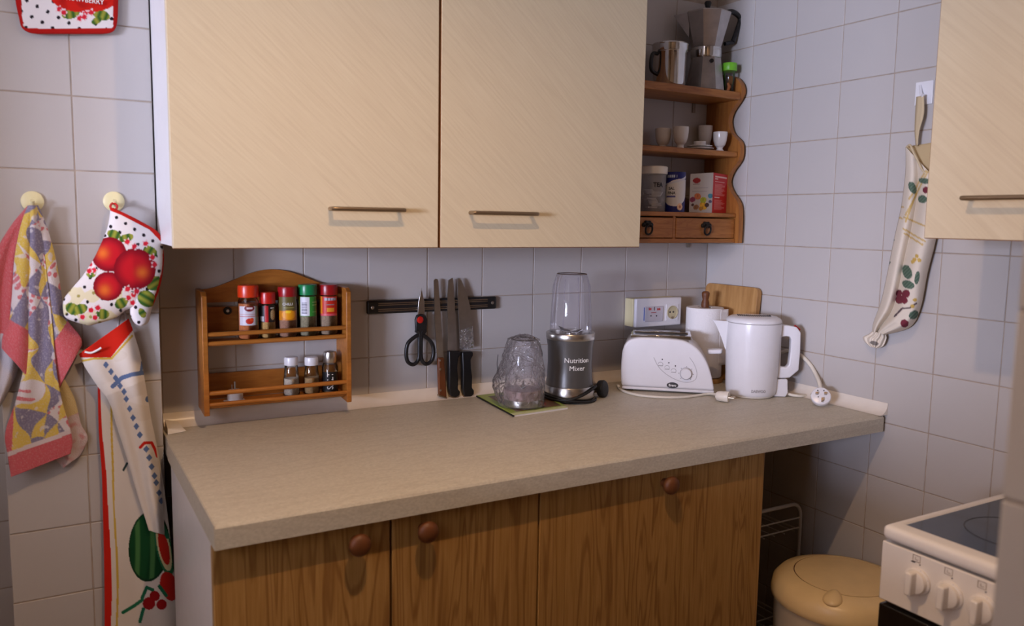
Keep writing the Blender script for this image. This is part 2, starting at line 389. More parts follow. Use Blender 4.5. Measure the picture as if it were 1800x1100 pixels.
# base unit
bx0, bx1, byf = -1.503, -.372, -.578
base = thing('base_cabinet', 'base cabinet with three honey oak doors and a white side under the worktop', 'cabinet', (-.94, -.3, 0))
mb = MB(); mb.box(bx0, bx0+.016, byf, -.13, .1, ZC-.038); obj('side_panel', mb, M['carcass'], base)
mb = MB(); mb.box(bx1-.016, bx1, byf, -.01, .1, ZC-.038); obj('side_panel', mb, M['oak'], base)
mb = MB(); mb.box(bx0+.016, bx1-.016, -.03, -.01, .1, ZC-.038); mb.box(bx0+.016, bx1-.016, byf, -.03, .1, .118); mb.box(-1.236, -1.22, byf+.01, -.03, .118, ZC-.038); mb.box(-.951, -.935, byf+.01, -.03, .118, ZC-.038); mb.box(bx0+.016, bx1-.016, byf, byf+.08, ZC-.056, ZC-.038); obj('carcass', mb, M['carcass'], base)
mb = MB(); mb.box(bx0+.02, bx1-.02, byf+.05, byf+.066, 0, .1); obj('plinth', mb, M['lam_edge'], base)
for (x0, x1, kx) in ((-1.506, -1.2305, at(633, 948, y=-.62).x), (-1.2265, -.9455, at(753, 930, y=-.62).x), (-.9415, -.372, at(1181, 847, y=-.62).x)):
    d = obj('door', MB().box(x0, x1, byf-.019, byf-.001, .105, ZC-.044), M['oak'], base, bevel=.0015)
    kz = .828
    kb = MB(Matrix.Translation((kx, byf-.019, kz)) @ Matrix.Rotation(math.pi/2, 4, 'X'))
    kb.lathe((0, 0, 0), [(.009, 0), (.008, .008), (.011, .013), (.0165, .017), (.0185, .022), (.017, .027), (.012, .031), (.004, .033)], 24)
    obj('knob', kb, M['knob_wood'], d, smooth=50)

# wall cupboard on the back wall
cz0, cz1, cyf = 1.2843, 2.02, -.325
up = thing('wall_cupboard', 'two-door pale beige wall cupboard above the spice rack and knives', 'cupboard', (-.98, -.13, cz0))
mb = MB(); mb.box(-1.5085, -1.4925, cyf+.018, -.088, cz0+.002, cz1); obj('side_panel', mb, M['carcass'], up)
mb = MB(); mb.box(-.534, -.518, cyf+.018, -.001, cz0+.002, cz1); obj('side_panel', mb, M['carcass'], up)
mb = MB(); mb.box(-1.4925, -.534, cyf+.018, -.002, cz0+.002, cz0+.018); mb.box(-1.4925, -.534, cyf+.018, -.001, cz1-.016, cz1); mb.box(-1.4925, -.534, -.012, -.002, cz0+.018, cz1-.016); mb.box(-1.0275, -1.0115, cyf+.02, -.012, cz0+.018, cz1-.016); obj('carcass', mb, M['lam_edge'], up)
def bar_handle(name, p0, p1, out, parent):
    """bar handle bent back to the door at both ends"""
    p0 = Vector(p0); p1 = Vector(p1); o = Vector(out); d = (p1-p0).normalized(); b = .008
    pts = [p0-o, p0-o*.35, p0-o*.1+d*b*.25, p0+d*b, p1-d*b, p1-o*.1-d*b*.25, p1-o*.35, p1-o]
    return obj(name, MB().tube(smooth_path(pts, 5), .0042, 10), M['nickel'], parent, smooth=60)
for (x0, x1, hp) in ((-1.5115, -1.0225, ((588, 366.5), (709, 369.5))), (-1.0165, -.516, ((837, 373.5), (943, 376.5)))):
    d = obj('door', MB().box(x0, x1, cyf, cyf+.017, cz0, cz1), M['laminate'], up, bevel=.0008)
    obj('edge_band', MB().box(x0+.0005, x1-.0005, cyf+.0012, cyf+.0165, cz0-.0012, cz0), M['lam_edge'], d)
    e = x1 if x1 < -1 else x0
    obj('edge_band', MB().box(e-.0011, e+.0011, cyf+.0012, cyf+.0165, cz0, cz1), M['lam_edge'], d)
    a = at(*hp[0], y=cyf-.026); b = at(*hp[1], y=cyf-.026); a.z = b.z = (a.z+b.z)/2
    bar_handle('handle', a, b, (0, -.026, 0), d)
obj('hinge_cover', MB().box(-.632, -.618, -.16, -.13, cz0-.006, cz0+.002), M['bracket'], up)

# wall cupboard on the right wall
rx = -.33; ry0 = -.899; rz0 = 1.3205
rc = thing('wall_cupboard', 'pale beige single-door wall cupboard above the cooker on the right', 'cupboard', (-.16, -1.2, rz0))
mb = MB(); mb.box(rx+.018, -.001, ry0-.016, ry0-.002, rz0+.002, 2.02); mb.box(rx+.018, -.001, -1.488, -1.474, rz0+.002, 2.02); mb.box(rx+.018, -.001, -1.474, ry0-.016, rz0+.002, rz0+.018); mb.box(rx+.018, -.001, -1.474, ry0-.016, 2.004, 2.02); mb.box(-.012, -.001, -1.474, ry0-.016, rz0+.018, 2.004)
obj('carcass', mb, M['carcass'], rc)
d = obj('door', MB().box(rx, rx+.017, -1.488, ry0, rz0, 2.02), M['laminate_r'], rc, bevel=.0008)
obj('edge_band', MB().box(rx+.0012, rx+.0165, -1.488, ry0-.0005, rz0-.0012, rz0), M['lam_edge'], d)
obj('edge_band', MB().box(rx+.0012, rx+.0165, ry0-.0004, ry0+.0009, rz0, 2.02), M['lam_edge'], d)
a = at(1693, 348, x=rx-.026)
bar_handle('handle', a, a+Vector((0, -.13, 0)), (-.026, 0, 0), d)

# ------------------------------------------------------------------ spice rack and its jars
RX0, RX1, RYF = -1.430, -1.117, -.076
rack = thing('spice_rack', 'orange wooden two-tier spice rack with arched top under the left cupboard', 'spice rack', (-1.27, 0, .933))
W_ = M['rack_wood']
def rz(py, px=361, y=-.003): return at(px, py, y=y).z
for (x0, x1) in ((RX0, RX0+.011), (RX1-.011, RX1)):
    pts = [(x0, -.002, .936), (x0, RYF, .930), (x0, RYF, 1.178), (x0, RYF+.012, 1.186), (x0, -.002, 1.188)]
    obj('side', MB().prism(pts, (0, 0, 0), (x1-x0, 0, 0)), W_, rack, bevel=.0015)
arch = []
for k in range(25):
    t = k/24; arch.append((RX0+.011+(RX1-RX0-.022)*t, -.002, 1.186+.040*math.sin(math.pi*t)**1.8))
poly = [(RX0+.011, -.002, 1.158), ] + arch + [(RX1-.011, -.002, 1.158)]
obj('back_board', MB().prism(poly, (0, 0, 0), (0, -.008, 0)), W_, rack)
bb = obj('back_board', MB().box(RX0+.011, RX1-.011, -.010, -.002, 1.096, 1.148), W_, rack)
scx = at(400, 546, y=-.012)
sb = MB(Matrix.Translation(scx) @ Matrix.Rotation(math.pi/2, 4, 'X')); sb.lathe((0, 0, 0), [(.0085, -.003), (.0085, .001), (.007, .003), (.004, .003)], 16); obj('screw_cap', sb, M['black'], bb)
sb = MB(Matrix.Translation(scx) @ Matrix.Rotation(math.pi/2, 4, 'X')); sb.lathe((0, 0, 0), [(.0032, 0), (.0032, .0036), (.001, .0042)], 12); obj('screw', sb, M['steel'], bb)
obj('back_board', MB().box(RX0+.011, RX1-.011, -.010, -.002, .952, 1.006), W_, rack)
for zs in (1.081, .951):
    obj('shelf', MB().box(RX0+.011, RX1-.011, RYF+.006, -.010, zs-.007, zs), W_, rack, bevel=.001)
for (zr, r) in ((1.0985, .0048), (1.0795, .0048), (.976, .0048), (.952, .0048)):
    obj('rail', MB().tube([(RX0+.010, RYF+.006, zr), (RX1-.010, RYF+.006, zr)], r, 12), W_, rack, smooth=60)

def patch(c, r, a0, a1, z0, z1, nu, nv, col, rf=None):
    mb = MB(); mb.grid(nu, nv, lambda u, v: (c[0]+(rf(v) if rf else r)*math.cos(a0+(a1-a0)*u), c[1]+(rf(v) if rf else r)*math.sin(a0+(a1-a0)*u), c[2]+z0+(z1-z0)*v), col)
    return mb
VA = lambda c: math.atan2(CAM.y-c[1], CAM.x-c[0])       # bearing from a thing to the viewer
GRP = 'spice jars on the upper rack shelf'
def spice_jar(px, top, w, lidm, lidpx, fill, label, lab, bz=1.081, y=-.040, fillh=.96, squarish=False):
    c = at(px, 560, y=y); c.z = bz; r = w/2; zt = at(px, top, y=y).z - bz; lh = at(px, lidpx, y=y).z - bz
    t = thing('spice_jar', label, 'spice jar', c, GRP)
    obj('glass_body', MB().lathe(c, [(r*.9, 0.0006), (r, .004), (r, lh-.012), (r*.82, lh-.003), (r*.80, lh+.004)], 28, True, False), M['glass'], t, smooth=50)
    obj('spice_fill', MB().lathe(c, [(r*.86, .0022), (r*.94, .005), (r*.94, (lh-.012)*fillh), (r*.5, (lh-.012)*fillh+.001)], 24), fill, t, smooth=50)
    lid = MB().lathe(c, [(r*.99, lh-.002), (r*1.0, lh+.001), (r*1.0, zt-.005), (r*.95, zt-.001), (r*.6, zt)], 32); obj('lid', lid, lidm, t, smooth=45)
    va = VA(c)
    if lab:
        z0, z1, span, fn = lab; obj('label', patch(c, r*1.012, va-span, va+span, lh*z0, lh*z1, 60, 50, fn), M['print_col'], t, smooth=180)
    return t
F = {k: plain('ground_'+k, c, rough=.9, var=.3, vs=500) for k, c in dict(paprika=(190, 110, 60), cumin=(190, 150, 90), chilli=(165, 120, 95), oregano=(150, 138, 110), pepper=(160, 135, 110), salt=(215, 200, 180), brown=(190, 155, 110)).items()}
L_ = lambda *c: lin(c)
def ell(u, v, cx, cy, rx_, ry_): return math.hypot((u-cx)/rx_, (v-cy)/ry_)
def lab1(u, v):
    c = L_(206, 200, 206)
    if u > .85: c = mix(c, L_(120, 150, 110), .8)
    if ell(u, v, .55, .9, .26, .17) < 1: c = L_(120, 14, 22) if abs(v-.9) > .05 or abs(u-.55) > .15 else L_(220, 200, 200)
    if ell(u, v, .55, .22, .2, .15) < 1: c = L_(190, 40, 20)
    if ell(u, v, .66, .3, .1, .1) < 1: c = L_(214, 70, 30)
    if abs(v-.58) < .012 or abs(v-.47) < .012: c = L_(190, 120, 120)
    return c
def lab2(u, v):
    c = L_(30, 24, 22)
    if .34 < u < .55: c = L_(176, 20, 22)
    if u < .3 and .05 < v < .35: c = L_(225, 225, 225) if int(v*50) % 2 else L_(90, 90, 95)
    if ell(u, v, .8, .45, .15, .33) < 1: c = L_(206, 180, 130) if (int(u*34)+int(v*22)) % 3 else L_(120, 90, 50)
    if .65 < u < .9 and .82 < v < .9: c = L_(220, 220, 215)
    return c
def lab3(u, v):
    c = L_(104, 92, 44)
    if v < .42: c = L_(200, 120, 14)
    if ell(u, v, .55, .24, .36, .2) < 1: c = L_(232, 152, 16)
    if ell(u, v, .52, .36, .14, .06) < 1: c = L_(240, 200, 40)
    if .3 < u < .85 and .52 < v < .56: c = L_(170, 165, 90)
    return c
def lab4(u, v):
    c = L_(52, 138, 48)
    if u < .12: c = L_(150, 170, 60)
    if .12 < u < .6 and .03 < v < .97:
        c = L_(222, 220, 226)
        if .2 < u < .48 and .14 < v < .74: c = L_(70, 68, 90) if (v*19) % 1 < .5 else L_(222, 220, 226)
    if u > .72 and (.55 < v < .6 or .68 < v < .73 or .2 < v < .24): c = L_(150, 190, 120)
    return c
def lab5(u, v):
    c = L_(196, 38, 22)
    if u < .2: c = L_(226, 130, 30)
    if .3 < u < .95 and .78 < v < .93: c = L_(190, 190, 200) if (int(u*40) % 3) else L_(90, 60, 80)
    if .4 < u < .8 and .55 < v < .62: c = L_(150, 120, 120)
    if .42 < u < .8 and .2 < v < .42: c = L_(226, 150, 40)
    if v < .12: c = L_(210, 80, 90)
    return c
spice_jar(437, 500, .043, M['orangered'], 520, F['paprika'], 'spice jar with an orange-red lid and white label, leftmost on the rack', (.34, .78, .95, lab1))
spice_jar(470.5, 512.5, .0335, M['red'], 531, F['cumin'], 'short narrow spice jar with a red lid and black label', (.46, .92, 1.15, lab2))
j3 = spice_jar(506, 503, .041, M['darkred'], 519, F['chilli'], 'spice jar with a crimson lid and yellow pepper label marked CHILLI', (.42, .98, 1.05, lab3))
c3 = ORI[j3.name]; va = VA(c3); zt3 = at(506, 534, y=-.04).z
obj('lettering', text_mb('CHILLI', .0075, lambda x, y, z: (c3.x+(.0210+z)*math.cos(va+x/.0205), c3.y+(.0210+z)*math.sin(va+x/.0205), zt3+y-.001)), M['printwhite'], j3)
spice_jar(541, 499, .041, M['green'], 516, F['oregano'], 'spice jar with a green lid and a barcode on its green label', (.48, .95, 1.1, lab4))
spice_jar(577.5, 499, .041, M['darkred'], 516, F['pepper'], 'spice jar with a dark red lid and red-orange label, rightmost on the rack', (.48, .95, 1.1, lab5))
# lower shelf
def shaker(px, label, fill):
    c = at(px, 655, y=-.038); c.z = .951; zt = at(px, 627, y=-.038).z-.951; lh = at(px, 640, y=-.038).z-.951
    t = thing('spice_shaker', label, 'spice shaker', c, 'clear shakers with white lids')
    obj('glass_body', MB().lathe(c, [(.0170, .0006), (.0178, .004), (.0172, lh*.45), (.0140, lh-.004), (.0128, lh)], 26, True, False), M['glass'], t, smooth=50)
    obj('spice_fill', MB().lathe(c, [(.0150, .002), (.0162, .005), (.0155, lh*.55), (.009, lh*.56)], 22), fill, t, smooth=50)
    obj('lid', MB().lathe(c, [(.0148, lh-.001), (.0150, lh+.001), (.0150, zt-.003), (.0138, zt), (.005, zt+.0005)], 28), M['white'], t, smooth=45)
    return t
shaker(512, 'small clear shaker with a white lid and pale contents on the lower rack shelf', F['salt'])
sh2 = shaker(547.5, 'small clear shaker with a white lid and brown contents beside the salt shaker', F['brown'])
c = at(580, 655, y=-.040); c.z = .951; lh = at(580, 634, y=-.04).z-.951; zt = at(580, 616, y=-.04).z-.951
t = thing('salt_shaker', 'glass salt shaker with steel top and black SALT label', 'salt shaker', c)
obj('glass_body', MB().lathe(c, [(.0172, .0006), (.0180, .004), (.0178, lh-.012), (.0135, lh-.002), (.013, lh)], 26, True, False), M['glass'], t, smooth=50)
obj('salt_fill', MB().lathe(c, [(.015, .002), (.016, .004), (.016, lh*.6), (.01, lh*.61)], 22), F['brown'], t)
obj('lid', MB().lathe(c, [(.0142, lh-.003), (.0150, lh), (.0150, zt-.006), (.0135, zt-.002), (.005, zt)], 26), M['steel'], t, smooth=45)
va = VA(c); obj('label', patch(c, .0184, va-1.0, va+1.0, .004, lh*.68, 20, 10, lambda u, v: L_(22, 22, 24)), M['print_col'], t, smooth=180)
obj('lettering', text_mb('SALT', .0195, lambda x, y, z: (c.x+(.0187+z)*math.cos(va+(y-.007)*-1/.0187), c.y+(.0187+z)*math.sin(va+(y-.007)*-1/.0187), c.z+.008+x), align='LEFT', sx=.9), M['printwhite'], t)
c = at(413, 688, y=-.040); c.z = .951
t = thing('pin_holder', 'small white round holder with a metal pin on the lower rack shelf', 'holder', c)
obj('cup', MB().lathe(c, [(.0150, .0005), (.0165, .003), (.0165, .021), (.0150, .022), (.0145, .016), (.002, .015)], 30, True, True), M['ceramic'], t, smooth=45)
obj('pin', MB().tube([c+Vector((0, 0, .015)), c+Vector((0, 0, .040))], .0022, 8), M['steel'], t)
obj('pin', MB().tube([c+Vector((-.006, 0, .015)), c+Vector((-.006, 0, .034))], .0010, 8), M['steel'], t)
s_ = at(405, 703, y=-.05); s_.z = .9515
tag(obj('folded_paper', MB().box(s_.x-.012, s_.x+.030, s_.y-.006, s_.y+.012, .9512, .9528), M['paper'], org=(s_.x, s_.y, .9512)), 'small folded white paper slip lying on the lower rack shelf', 'paper slip')

# ------------------------------------------------------------------ magnetic strip, scissors, knives
ms = thing('magnetic_knife_strip', 'black magnetic knife strip with two steel lines on the tiles', 'knife strip', (-.886, 0, 1.134))
mz0, mz1 = 1.1175, 1.1490
obj('bar', MB().box(-1.056, -.715, -.012, -.0005, mz0, mz1), M['black'], ms, bevel=.004, seg=3)
for dz in (.0048, .0090, -.0048, -.0090):
    obj('steel_line', MB().box(-1.030, -.741, -.0132, -.011, 1.1333+dz-.0009, 1.1333+dz+.0009), M['nickel'], ms)
for x in (-1.044, -.727):
    sb = MB(Matrix.Translation((x, -.012, 1.1333)) @ Matrix.Rotation(math.pi/2, 4, 'X')); sb.lathe((0, 0, 0), [(.0042, -.002), (.0042, .0006), (.003, .0014)], 16); obj('screw', sb, M['steel'], ms)
def flat(px, y0, th, flip=False):
    pts = [at(a, b, y=y0) for a, b in px]
    return MB().prism(pts, (0, 0, 0), (0, -th, 0))
def pxp(px, y): return [at(a, b, y=y) for a, b in px]
# scissors
sc = thing('kitchen_scissors', 'kitchen scissors with black handles and a red pivot on the knife strip', 'scissors', at(738, 575, y=-.018))
obj('blade', flat([(740, 506), (745, 530), (746, 556), (733, 556), (735, 530)], -.0150, .0035), M['steel'], sc, bevel=.0008)
hl = [(738, 552), (745, 553), (748, 560), (748, 580), (751, 590), (758, 598), (763, 607), (764, 622), (761, 635), (752, 642), (744, 639), (740, 630), (738, 632), (735, 640), (726, 643), (716, 639), (712, 628), (713, 611), (717, 601), (725, 594), (729, 583), (729, 562), (732, 554)]
mb = MB()
body = [(731, 553), (738, 551), (746, 553), (749, 561), (748, 582), (744, 588), (738.5, 586), (733, 588), (729, 582), (728, 561)]
obj('hub', flat(body, -.0145, .009), M['black'], sc, bevel=.002)
for loop in ([(736.5, 590), (728, 593), (718, 602), (714.5, 613), (714.5, 628), (718, 637), (726, 640.5), (733, 636), (736.5, 627), (737, 610)],
             [(741, 589), (748, 592), (756, 599), (761, 608), (762, 621), (759, 633), (751, 639.5), (744, 637), (740.5, 628), (740, 610)]):
    obj('handle_loop', MB().tube(smooth_path(pxp(loop, -.019), 5, True), .0048, 10, closed=True), M['black'], sc, smooth=60)
for loop in ([(731, 580), (737, 584), (738, 592)], [(747, 580), (741, 584), (740, 592)]):
    obj('handle_arm', MB().tube(smooth_path(pxp(loop, -.019), 5), .0055, 10), M['black'], sc, smooth=60)
pv = at(738.5, 562, y=-.0235)
sb = MB(Matrix.Translation(pv) @ Matrix.Rotation(math.pi/2, 4, 'X')); sb.lathe((0, 0, 0), [(.0082, -.002), (.0082, .001), (.006, .0022), (.002, .0026)], 24); obj('pivot_cap', sb, M['red'], sc, smooth=50)
# knives
kn = thing('bread_knife', 'narrow round-tipped knife with a brown riveted wooden handle', 'knife', at(772, 600, y=-.018), 'knives on the magnetic strip')
obj('blade', flat([(762, 493), (764, 490), (768, 490), (770, 494), (776, 580), (779, 630), (768, 630), (764, 570)], -.0135, .0025), M['steel'], kn)
h = obj('handle', flat([(767, 628), (777.5, 627), (780, 660), (782, 697), (769, 693), (768, 660)], -.0105, .012), M['dark_wood'], kn, bevel=.0025)
for p in ((773.5, 633.5), (774, 649), (774.5, 686)):
    q = at(*p, y=-.0226); sb = MB(Matrix.Translation(q) @ Matrix.Rotation(math.pi/2, 4, 'X')); sb.lathe((0, 0, 0), [(.0026, -.002), (.0026, .0004), (.001, .001)], 12); obj('rivet', sb, M['steel'], h)
obj('end_cap', flat([(768.5, 692.5), (782, 696.5), (782, 699), (768.5, 695)], -.0105, .012), M['nickel'], kn)
kn = thing('carving_knife', 'straight-bladed knife with a black handle, middle of the three knives', 'knife', at(795, 600, y=-.018), 'knives on the magnetic strip')
obj('blade', flat([(788, 492), (795, 488), (797, 500), (799, 540), (802, 590), (803, 616), (786, 616), (786, 560), (786, 520)], -.0135, .0025), M['steel'], kn)
obj('handle', flat([(785, 615), (806, 616), (806, 621), (801.5, 628), (800, 645), (801.5, 665), (801, 683), (805, 686), (804, 693), (797, 697), (788, 695), (785, 680), (785.5, 650)], -.0085, .015), M['black'], kn, bevel=.003)
obj('end_cap', flat([(788, 693), (804, 691.5), (803, 697), (795, 699), (788, 696.5)], -.012, .009), M['nickel'], kn)
kn = thing('chef_knife', 'broad chef knife in a bit of clear film with a black handle', 'knife', at(815, 600, y=-.018), 'knives on the magnetic strip')
obj('blade', flat([(804, 490), (806, 488.5), (810, 492), (819, 512), (826, 540), (830, 575), (831.5, 609), (809, 611), (806, 560), (804, 520)], -.0135, .0025), M['steel'], kn)
obj('handle', flat([(808, 617), (827, 616.5), (827.5, 623), (823.5, 630), (824, 645), (826, 660), (825.5, 680), (829, 684), (829, 691), (823, 695.5), (812, 695), (809, 682), (809.5, 650)], -.0085, .015), M['black'], kn, bevel=.003)
obj('end_cap', flat([(812, 693), (829, 689), (827, 695), (820, 698), (812, 696.5)], -.012, .009), M['nickel'], kn)
fm = MB(); fm.grid(14, 16, lambda u, v: tuple(at(807.5+26*u*(.9+.1*v), 581+32*v-8*u*(1-v), y=-.0175-.0025*mnoise.noise(Vector((u*5, v*6, 2))))))
obj('film_wrap', fm, M['wrap'], kn, smooth=180)

# ------------------------------------------------------------------ corner wall shelf
SX1 = -.012; SXI = -.027; SX0 = -.545; SYF = -.132; ZB = 1.287; Z3 = 1.369; Z2 = 1.538; Z1 = 1.699
cs = thing('wall_shelf', 'stained pine wall shelf with scalloped side and two small drawers in the corner', 'shelf', (-.27, 0, ZB))
def scallop(x0, x1, mat, name='side_panel'):
    prof = []
    key = [(ZB, -.147), (1.30, -.148), (1.369, -.147), (1.40, -.138), (1.43, -.110), (1.457, -.097), (1.485, -.108), (1.515, -.135), (1.54, -.140), (1.565, -.134), (1.59, -.104), (1.622, -.090), (1.65, -.098), (1.68, -.126), (1.702, -.135), (1.725, -.126), (1.745, -.10), (1.755, -.05), (1.757, -.0015)]
    sm = smooth_path([(0, y, z) for z, y in key], 4)
    pts = [(x0, -.0015, ZB)] + [(x0, p.y, p.z) for p in sm]
    return obj(name, MB().prism(pts, (0, 0, 0), (x1-x0, 0, 0)), mat, cs)
scallop(SXI, SX1, M['pine_v']); scallop(SX0-.015, SX0, M['pine_v'])
obj('shelf_board', MB().box(SX0, SXI, SYF, -.0015, Z1-.021, Z1), M['pine'], cs, bevel=.003)
obj('shelf_board', MB().box(SX0, SXI, SYF, -.0015, Z2-.015, Z2), M['pine'], cs, bevel=.003)
obj('shelf_board', MB().box(SX0, SXI, SYF-.004, -.0015, Z3-.012, Z3), M['pine'], cs, bevel=.003)
obj('shelf_board', MB().box(SX0, SXI, SYF-.004, -.0015, ZB, ZB+.012), M['pine'], cs, bevel=.002)
xm = at(1185, 400, y=SYF).x
obj('divider', MB().box(xm-.004, xm+.004, SYF, -.002, ZB+.012, Z3-.012), M['pine'], cs)
for (x0, x1) in ((xm-.21, xm-.005), (xm+.005, SXI-.002)):
    dr = obj('drawer', MB().box(x0, x1, SYF-.001, -.02, ZB+.0135, Z3-.0155), M['pine'], cs, bevel=.0015)
    hx = (x0+x1)/2 if x1 > xm else at(1137, 402, y=SYF).x; hz = (ZB+Z3)/2
    hb = MB()
    Rm = Matrix.Rotation(math.pi/2, 4, 'X')
    for (dx, dz, r) in ((0, .008, .0085), (-.012, .006, .006), (.012, .006, .006), (-.006, .012, .005), (.006, .012, .005)):
        k = MB(Matrix.Translation((hx+dx, SYF-.0035, hz+dz)) @ Rm); k.lathe((0, 0, 0), [(r, -.003), (r, .001), (r*.6, .003)], 12); hb.add(k.v, k.f)
    ring = [Vector((hx+.011*math.sin(a), SYF-.009-.002*math.cos(a), hz-.006+.013*math.cos(a))) for a in [2*math.pi*i/18 for i in range(18)]]
    hb.tube(ring, .0026, 8, closed=True)
    obj('ring_pull', hb, M['iron'], dr, smooth=50)
obj('bracket', MB().box(at(1210, 437, y=-.003).x-.006, at(1210, 437, y=-.003).x+.006, -.004, -.0015, ZB-.017, ZB+.004), M['bracket'], cs)
obj('bracket', MB().box(at(1220, 183, y=-.003).x-.005, at(1220, 183, y=-.003).x+.005, -.004, -.0015, Z1-.047, Z1-.02), M['bracket'], cs)

# moka pot
mo = at(1239, 140, y=-.072); mo.z = Z1
mk = thing('moka_pot', 'large aluminium moka coffee pot with a black handle on the top shelf', 'coffee pot', mo)
def mz(py): return at(1239, py, y=-.115).z - Z1
z1_, z2_, z3_, zt_ = mz(95), mz(77), mz(74), mz(15)
oct_ = dict(n=8, a0=math.pi/8+.25)
pxm = .00155
obj('boiler', MB().lathe(mo, [(.052, .0005), (.053, .003), (.0405, z1_)], **oct_), M['alu'], mk, smooth=0)
obj('collar', MB().lathe(mo, [(.040, z1_-.001), (.042, z1_+.003), (.042, z2_-.001), (.040, z2_)], 36), M['chrome'], mk, smooth=40)
obj('pouring_jug', MB().lathe(mo, [(.0395, z2_), (.041, z3_), (.063, zt_-.002), (.0635, zt_)], **oct_), M['alu'], mk, smooth=0)
obj('lid', MB().lathe(mo, [(.0635, zt_), (.062, zt_+.003), (.03, zt_+.011), (.006, zt_+.013)], **oct_), M['alu'], mk, smooth=0)
obj('lid_knob', MB().lathe(mo, [(.005, zt_+.010), (.006, zt_+.018), (.010, zt_+.030), (.008, zt_+.034), (.003, zt_+.035)], 16), M['black'], mk, smooth=50)
rr_ = _r0.normalized()          # along the pot's spout-handle axis, across the corner
sp = MB(); o_ = mo - rr_*.054; n_ = Vector((-rr_.y, rr_.x, 0))
sp.add([o_+n_*.022+Vector((0, 0, zt_)), o_-n_*.022+Vector((0, 0, zt_)), mo-rr_*.092+Vector((0, 0, zt_-.004)), mo-rr_*.048+Vector((0, 0, z2_+.028)), mo-rr_*.060+n_*.006+Vector((0, 0, zt_-.002))],
       [(0, 2, 3), (1, 3, 2), (0, 1, 2), (0, 3, 1)])
obj('spout', sp, M['alu'], mk, smooth=0)
hp = [at(1280, 22, y=-.085), at(1288, 21, y=-.085), at(1297, 27, y=-.085), at(1301, 35, y=-.085), at(1296, 52, y=-.085), at(1288, 74, y=-.085)]
obj('handle', MB().tube(smooth_path(hp, 6), [.0085]*31, 10, flat=.8), M['black'], mk, smooth=50)
obj('handle', MB().tube([at(1289, 74, y=-.085), at(1274, 77, y=-.085)], .0055, 10), M['black'], mk, smooth=50)
obj('hinge', MB().tube([at(1268, 20, y=-.08), at(1281, 25, y=-.085)], .007, 8), M['iron'], mk, smooth=50)
q = at(1258, 104, y=-.112); sb = MB(Matrix.Translation(mo + (q-mo).normalized()*0) ); 
vd = Vector((CAM.x-mo.x, CAM.y-mo.y, 0)).normalized(); vd = (vd*.93 + rr_*.36).normalized()
sb = MB(Matrix.Translation(mo+vd*.0405+Vector((0, 0, mz(104)))) @ vd.to_track_quat('Z', 'Y').to_matrix().to_4x4()); sb.lathe((0, 0, 0), [(.0055, -.003), (.0055, .003), (.003, .004)], 12); obj('safety_valve', sb, M['iron'], mk)

# steel milk pot
po = at(1176, 140, y=-.075); po.z = Z1
pt = thing('steel_jug', 'small polished steel jug with a lid beside the moka pot', 'jug', po)
zj = lambda py: at(1178, py, y=-.075).z - Z1
obj('body', MB().lathe(po, [(.0415, .0005), (.043, .003), (.044, zj(96)), (.0455, zj(95)), (.046, zj(93))], 40), M['chrome'], pt, smooth=45)
obj('rim_band', MB().lathe(po, [(.0455, zj(93.5)), (.0475, zj(92)), (.0475, zj(82)), (.049, zj(80)), (.048, zj(79))], 40), M['chrome'], pt, smooth=45)
obj('lid', MB().lathe(po, [(.048, zj(79.5)), (.047, zj(78)), (.03, zj(76.5)), (.01, zj(76))], 40), M['chrome'], pt, smooth=50)
hd = -rr_; hd = (hd*.8 + Vector((CAM.x-po.x, CAM.y-po.y, 0)).normalized()*.6).normalized()
hpts = [po+hd*.0435+Vector((0, 0, zj(98))), po+hd*.060+Vector((0, 0, zj(99))), po+hd*.066+Vector((0, 0, zj(112))), po+hd*.063+Vector((0, 0, zj(128))), po+hd*.042+Vector((0, 0, zj(134)))]
obj('handle', MB().tube(smooth_path(hpts, 6), .005, 10), M['black'], pt, smooth=60)

# small jar with a lime lid
gj = at(1281, 150, y=-.103); gj.z = Z1; zg = lambda py: at(1281, py, y=-.105).z - Z1
t = thing('small_jar', 'small clear jar with a lime green lid at the end of the top shelf', 'jar', gj)
obj('glass_body', MB().lathe(gj, [(.0135, .0006), (.0150, .003), (.0158, zg(124))], 24, True, False), M['glass'], t, smooth=50)
obj('lid', MB().lathe(gj, [(.0196, zg(125)), (.0205, zg(124)), (.0205, zg(114)), (.0192, zg(111)), (.006, zg(110))], 28), M['lime'], t, smooth=45)
obj('contents', MB().tube([gj+Vector((-.004, 0, .003)), gj+Vector((.001, -.002, .016)), gj+Vector((-.003, .001, .026))], [.004, .005, .003], 8), F['paprika'], t)

# egg cups and saucers
def egg_cup(px, pyb, pyt, y, label, s=1):
    c = at(px, pyb, y=y); c.z = Z2; h = at(px, pyt, y=y).z - Z2
    t = thing('egg_cup', label, 'egg cup', c, 'white egg cups on the middle shelf')
    r = .0205*s
    obj('foot', MB().lathe(c, [(r*.60, .0005), (r*.60, .002), (r*.46, .005), (r*.42, h*.14), (r*.5, h*.22)], 28), M['ceramic'], t, smooth=60)
    obj('bowl', MB().lathe(c, [(r*.45, h*.19), (r*.76, h*.32), (r*.95, h*.55), (r*1.03, h*.85), (r*1.02, h), (r*.94, h), (r*.92, h*.8), (r*.7, h*.45), (r*.2, h*.34)], 30, True, True), M['ceramic'], t, smooth=60)
egg_cup(1165, 256, 226, -.045, 'white egg cup, leftmost on the middle shelf', 1.05)
egg_cup(1196, 258, 223, -.088, 'white egg cup standing in front on the middle shelf, second from left', 1.0)
egg_cup(1239, 250, 221, -.028, 'white egg cup behind the saucers on the middle shelf', .95)
egg_cup(1265, 263, 232, -.108, 'white egg cup, rightmost and nearest on the middle shelf', .92)
so = at(1231, 260, y=-.092); so.z = Z2
